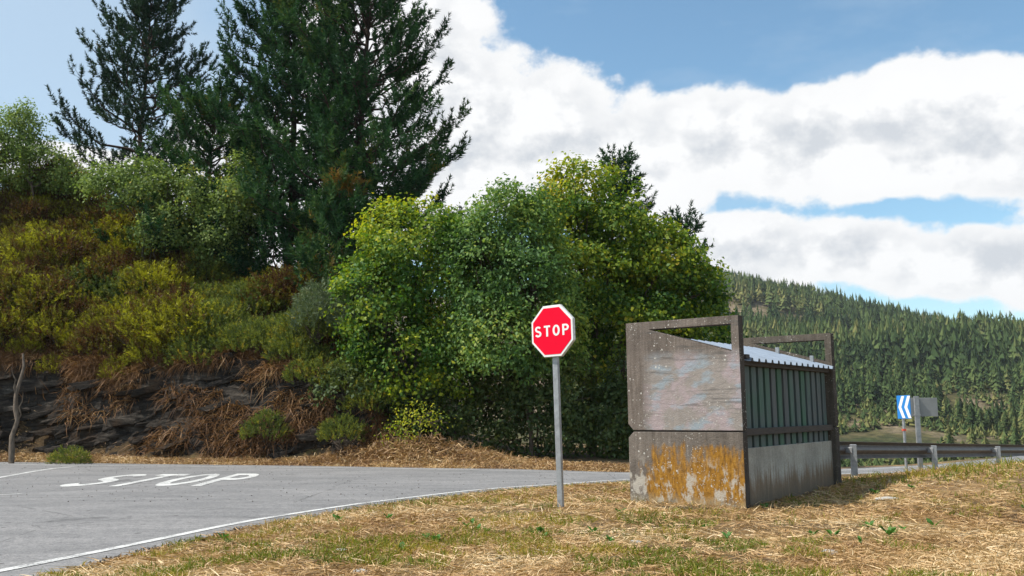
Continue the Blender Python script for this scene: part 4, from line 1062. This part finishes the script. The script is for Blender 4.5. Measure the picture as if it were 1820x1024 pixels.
for i, (px, py) in enumerate([(1530, 968), (1580, 955), (1590, 950), (1545, 940), (1480, 958), (1445, 955), (1295, 962), (1360, 905), (1820, 905), (715, 982), (760, 962), (775, 965), (840, 935), (850, 945), (405, 968),
                              (398, 962), (968, 958), (960, 952), (1250, 940), (1605, 945), (1660, 940), (1555, 880), (830, 940), (865, 950), (600, 930), (690, 925), (1085, 965), (1100, 915), (1055, 950), (1620, 870)]):
    x, y = on_ground(px, py)
    o = bpy.data.objects.new('broadleaf_weed', wm[i % 4]); link(o); o.location = (x, y, ground_zi(x, y) + .005); o.rotation_euler = (0, 0, random.uniform(0, 6.28))
    s = random.uniform(.45, .9) * (1.25 if i < 6 else 1); o.scale = (s, s, s)
    tag(o, 'small broad leaved green weed growing in the dry verge', 'weed', 'weeds in the near verge')
# a few stones and pale scraps on the verge
import bmesh
for i, (px, py, s, flat_) in enumerate([(1578, 888, .12, .2), (606, 983, .045, .5), (640, 1020, .04, .5), (1475, 985, .05, .5), (772, 917, .03, .6), (1130, 965, .04, .4)]):
    x, y = on_ground(px, py); bm = bmesh.new(); bmesh.ops.create_icosphere(bm, subdivisions=2, radius=1)
    for v in bm.verts: v.co *= 1 + .35 * (random.random() - .5); v.co.x *= 1.3; v.co.z *= flat_
    me = bpy.data.meshes.new('stone'); bm.to_mesh(me); bm.free(); me.materials.append(M['stone'])
    o = link(bpy.data.objects.new('stone', me)); o.location = (x, y, ground_zi(x, y) + s * flat_ * .3); o.scale = (s, s, s)
    if i == 0: tag(o, 'flat grey stone slab at the edge of the shelter shadow', 'stone')
    else: tag(o, 'small pale stone lying in the dry grass', 'stone', 'small pale stones on the verge')
# gravel crumbs along the broken asphalt edge
n = 2600
k = rng.integers(40, 300, n); e0 = near_s[k]; T_ = unit(np.gradient(near_s, axis=0))[k]; off = np.abs(rng.normal(size=n)) * .16 - .05
p2 = e0 + np.c_[T_[:, 1], -T_[:, 0]] * off[:, None] + rng.normal(size=(n, 2)) * .03
base = np.c_[p2, ground_z(p2[:, 0], p2[:, 1]) + .012]; base[:, 2] = np.maximum(base[:, 2], road_z(p2[:, 0], p2[:, 1]) + .004)
q_ = np.array([on_road(rng.uniform(0, 1100), 823 + 70 * rng.random() ** 2.2) for _ in range(700)]); base = np.r_[base, np.c_[q_, road_z(q_[:, 0], q_[:, 1]) + .006]]; n = len(base)
s_ = rng.uniform(.006, .02, n)[:, None]; s_[-700:] *= .75; d1 = rand_dirs(n); d2 = unit(np.cross(d1, rand_dirs(n))); d3 = np.cross(d1, d2)
c4 = [base + d1 * s_, base - d1 * s_ * .5 + d2 * s_, base - d1 * s_ * .5 - d2 * s_ * .6 + d3 * s_, base - d1 * s_ * .4 - d2 * s_ * .5 - d3 * s_]
P = np.concatenate([np.stack([c4[i] for i in f], 1) for f in ((0, 1, 2), (0, 2, 3), (0, 3, 1), (1, 3, 2))])
gm_ = simple('gravel', (.12, .105, .09), .9, 0, .4, 3, 0); M['gravel'] = gm_
scatter_obj('gravel', P, np.zeros(len(P)), 'gravel', 'loose dark gravel along the broken asphalt edge')

# ------------------------------------------------------------------ the wooded hill across the valley
def conifer_soup(X, Y, Zb, H, layers, teeth, t0):
    """ragged layered conifers: each layer a ring of drooping triangles"""
    n = len(X); out, tt = [], []
    for l in range(layers):
        f = (l + .3) / layers; rad = H * .19 * (1 - f) ** .65 + H * .012
        zb = Zb + H * (.12 + .85 * f * .95)
        for k in range(teeth):
            a = rng.uniform(0, .7, n) + k * 6.283 / teeth + l * .5; r_ = rad * rng.uniform(.45, 1.3, n)
            wv = 3.2 / teeth * r_ * rng.uniform(.55, 1.0, n)
            zj = H * rng.normal(size=n) * .35 / layers; top = np.c_[X + H * rng.normal(size=n) * .012, Y, zb + zj + H * (.95 / layers) * rng.uniform(.9, 1.7, n)]
            ex, ey = np.cos(a), np.sin(a)
            dz = zb + zj - H * .03 * rng.uniform(.2, 1.6, n)
            p1 = np.c_[X + ex * r_ - ey * wv, Y + ey * r_ + ex * wv, dz]; p2_ = np.c_[X + ex * r_ + ey * wv, Y + ey * r_ - ex * wv, dz + H * .02]
            out.append(np.stack([top, p1, p2_], 1)); tt.append(np.clip(t0 + rng.normal(size=n) * .10, 0, 1))
    return np.concatenate(out), np.concatenate(tt)
def hill_pts(n, y0, y1, dmin):
    y = np.sqrt(rng.uniform(y0 ** 2, y1 ** 2, n)); x = y * rng.uniform(.05, .72, n); return x, y
clear = lambda x, y: vnoise(x / 38., y / 38., s=201) + .4 * (vnoise(x / 11., y / 11., s=203) - .5)
# far mass
x1, y1 = hill_pts(13000, 330, 960, 4)
keep = clear(x1, y1) > .20; x1, y1 = x1[keep], y1[keep]
H1 = rng.uniform(7.5, 15.5, len(x1)) * (.8 + .5 * vnoise(x1 / 60., y1 / 60., s=207))
t1 = .48 + 1.9 * fbm(x1 / 70., y1 / 70., s=211) + rng.normal(size=len(x1)) * .16
Pf, tf = conifer_soup(x1, y1, ground_z(x1, y1), H1, 6, 5, t1)
scatter_obj('forest', Pf, tf, 'far_pine', 'far conifer forest covering the hill across the valley')
# nearer wood at the hill foot, the largest of its trees one by one
protos = []
for v in range(6):
    nn_ = 1; z_ = np.zeros(1)
    Pc, tc_ = conifer_soup(z_, z_, z_, np.array([1.0]), 24, 15, np.array([.25 + .13 * v]))
    protos.append((soup_mesh('crown', Pc, tc_ + rng.normal(size=len(tc_)) * .08, M['far_pine']),))
V, F = tubes([(np.array([(0, 0, -.06), (0, 0, .9)]), np.array([.016, .004]))], 5)
tm = bpy.data.meshes.new('trunk'); tm.from_pydata([tuple(map(float, q)) for q in V], [], F); tm.materials.append(M['bark_pine'])
x2, y2 = hill_pts(2300, 150, 340, 4)
scree = ((x2 / y2 - .40) / .07) ** 2 + ((y2 - 215) / 60) ** 2 < 1
keep = (clear(x2, y2) > .36) & ~scree; x2, y2 = x2[keep], y2[keep]
pick = np.argsort(y2 + 1000 * ((x2 / y2 < .25) | (x2 / y2 > .60)))[:200]
z2 = ground_z(x2, y2)
for i in pick:
    h_ = random.choice((4, 5, 6, 7, 8, 9, 10, 11)) * random.uniform(.9, 1.1); e = empty('conifer', (x2[i], y2[i], z2[i]), random.uniform(0, 6.28)); e.scale = (h_ * random.uniform(.9, 1.3), h_ * random.uniform(.9, 1.3), h_)
    v_ = random.randrange(6); u_ = 910 + FPX * x2[i] / y2[i]
    tag(e, ('dark green', 'deep green', 'mid green', 'fresh green', 'olive green', 'yellowish green')[v_] + (' tall' if h_ > 7.5 else ' small') + ' conifer on the hill ' +
        ('behind the shelter roof' if u_ < 1490 else ('above the clearing' if u_ < 1590 else ('behind the two road signs' if u_ < 1680 else 'beyond the road signs over the guard rail'))), 'conifer', 'conifers at the foot of the hill')
    link(bpy.data.objects.new('crown', protos[v_][0]), e); link(bpy.data.objects.new('trunk', tm), e)
rest = np.setdiff1d(np.arange(len(x2)), pick)
Pf, tf = conifer_soup(x2[rest], y2[rest], z2[rest], rng.uniform(5, 11, len(rest)), 9, 7, .4 + rng.normal(size=len(rest)) * .2)
scatter_obj('forest', Pf, tf, 'far_pine', 'conifer wood on the lower slope of the hill')
x3, y3 = hill_pts(5200, 120, 330, 4); keep = clear(x3, y3) + .2 * rng.random(len(x3)) > .30; x3, y3 = x3[keep], y3[keep]
Pf, tf = conifer_soup(x3, y3, ground_z(x3, y3) - .3, rng.uniform(1.2, 3.6, len(x3)), 3, 6, .62 + rng.normal(size=len(x3)) * .28)
Pf[:, :, :2] += (Pf[:, :, :2] - Pf[:, :1, :2]) * 1.4
scatter_obj('scrub', Pf, tf, 'far_pine', 'low scrub over the clearings at the hill foot')
hz_m = bpy.data.materials.new('valley haze'); hz_m.use_nodes = True; t_ = hz_m.node_tree; t_.nodes.clear()
pv = N(t_, 'ShaderNodeVolumePrincipled'); pv.inputs['Color'].default_value = (.86, .92, 1, 1); pv.inputs['Density'].default_value = .00011
t_.links.new(pv.outputs[0], N(t_, 'ShaderNodeOutputMaterial').inputs['Volume'])
zs_ = [v.co.z for v in gm.vertices]
hb = box('haze', (-930, 1030, -80, 1830, min(zs_) - 1, max(zs_) + 22), hz_m); tag(hb, 'thin blue haze in the air over the valley', kind='stuff')
for nsh in NSHOOT: print(nsh)
dg = 0
for m in bpy.data.meshes: dg += sum(len(p.vertices) - 2 for p in m.polygons) if len(m.polygons) < 2000 else len(m.polygons) * (1 if m.polygons[0].loop_total == 3 else 2)
print('triangles', dg)
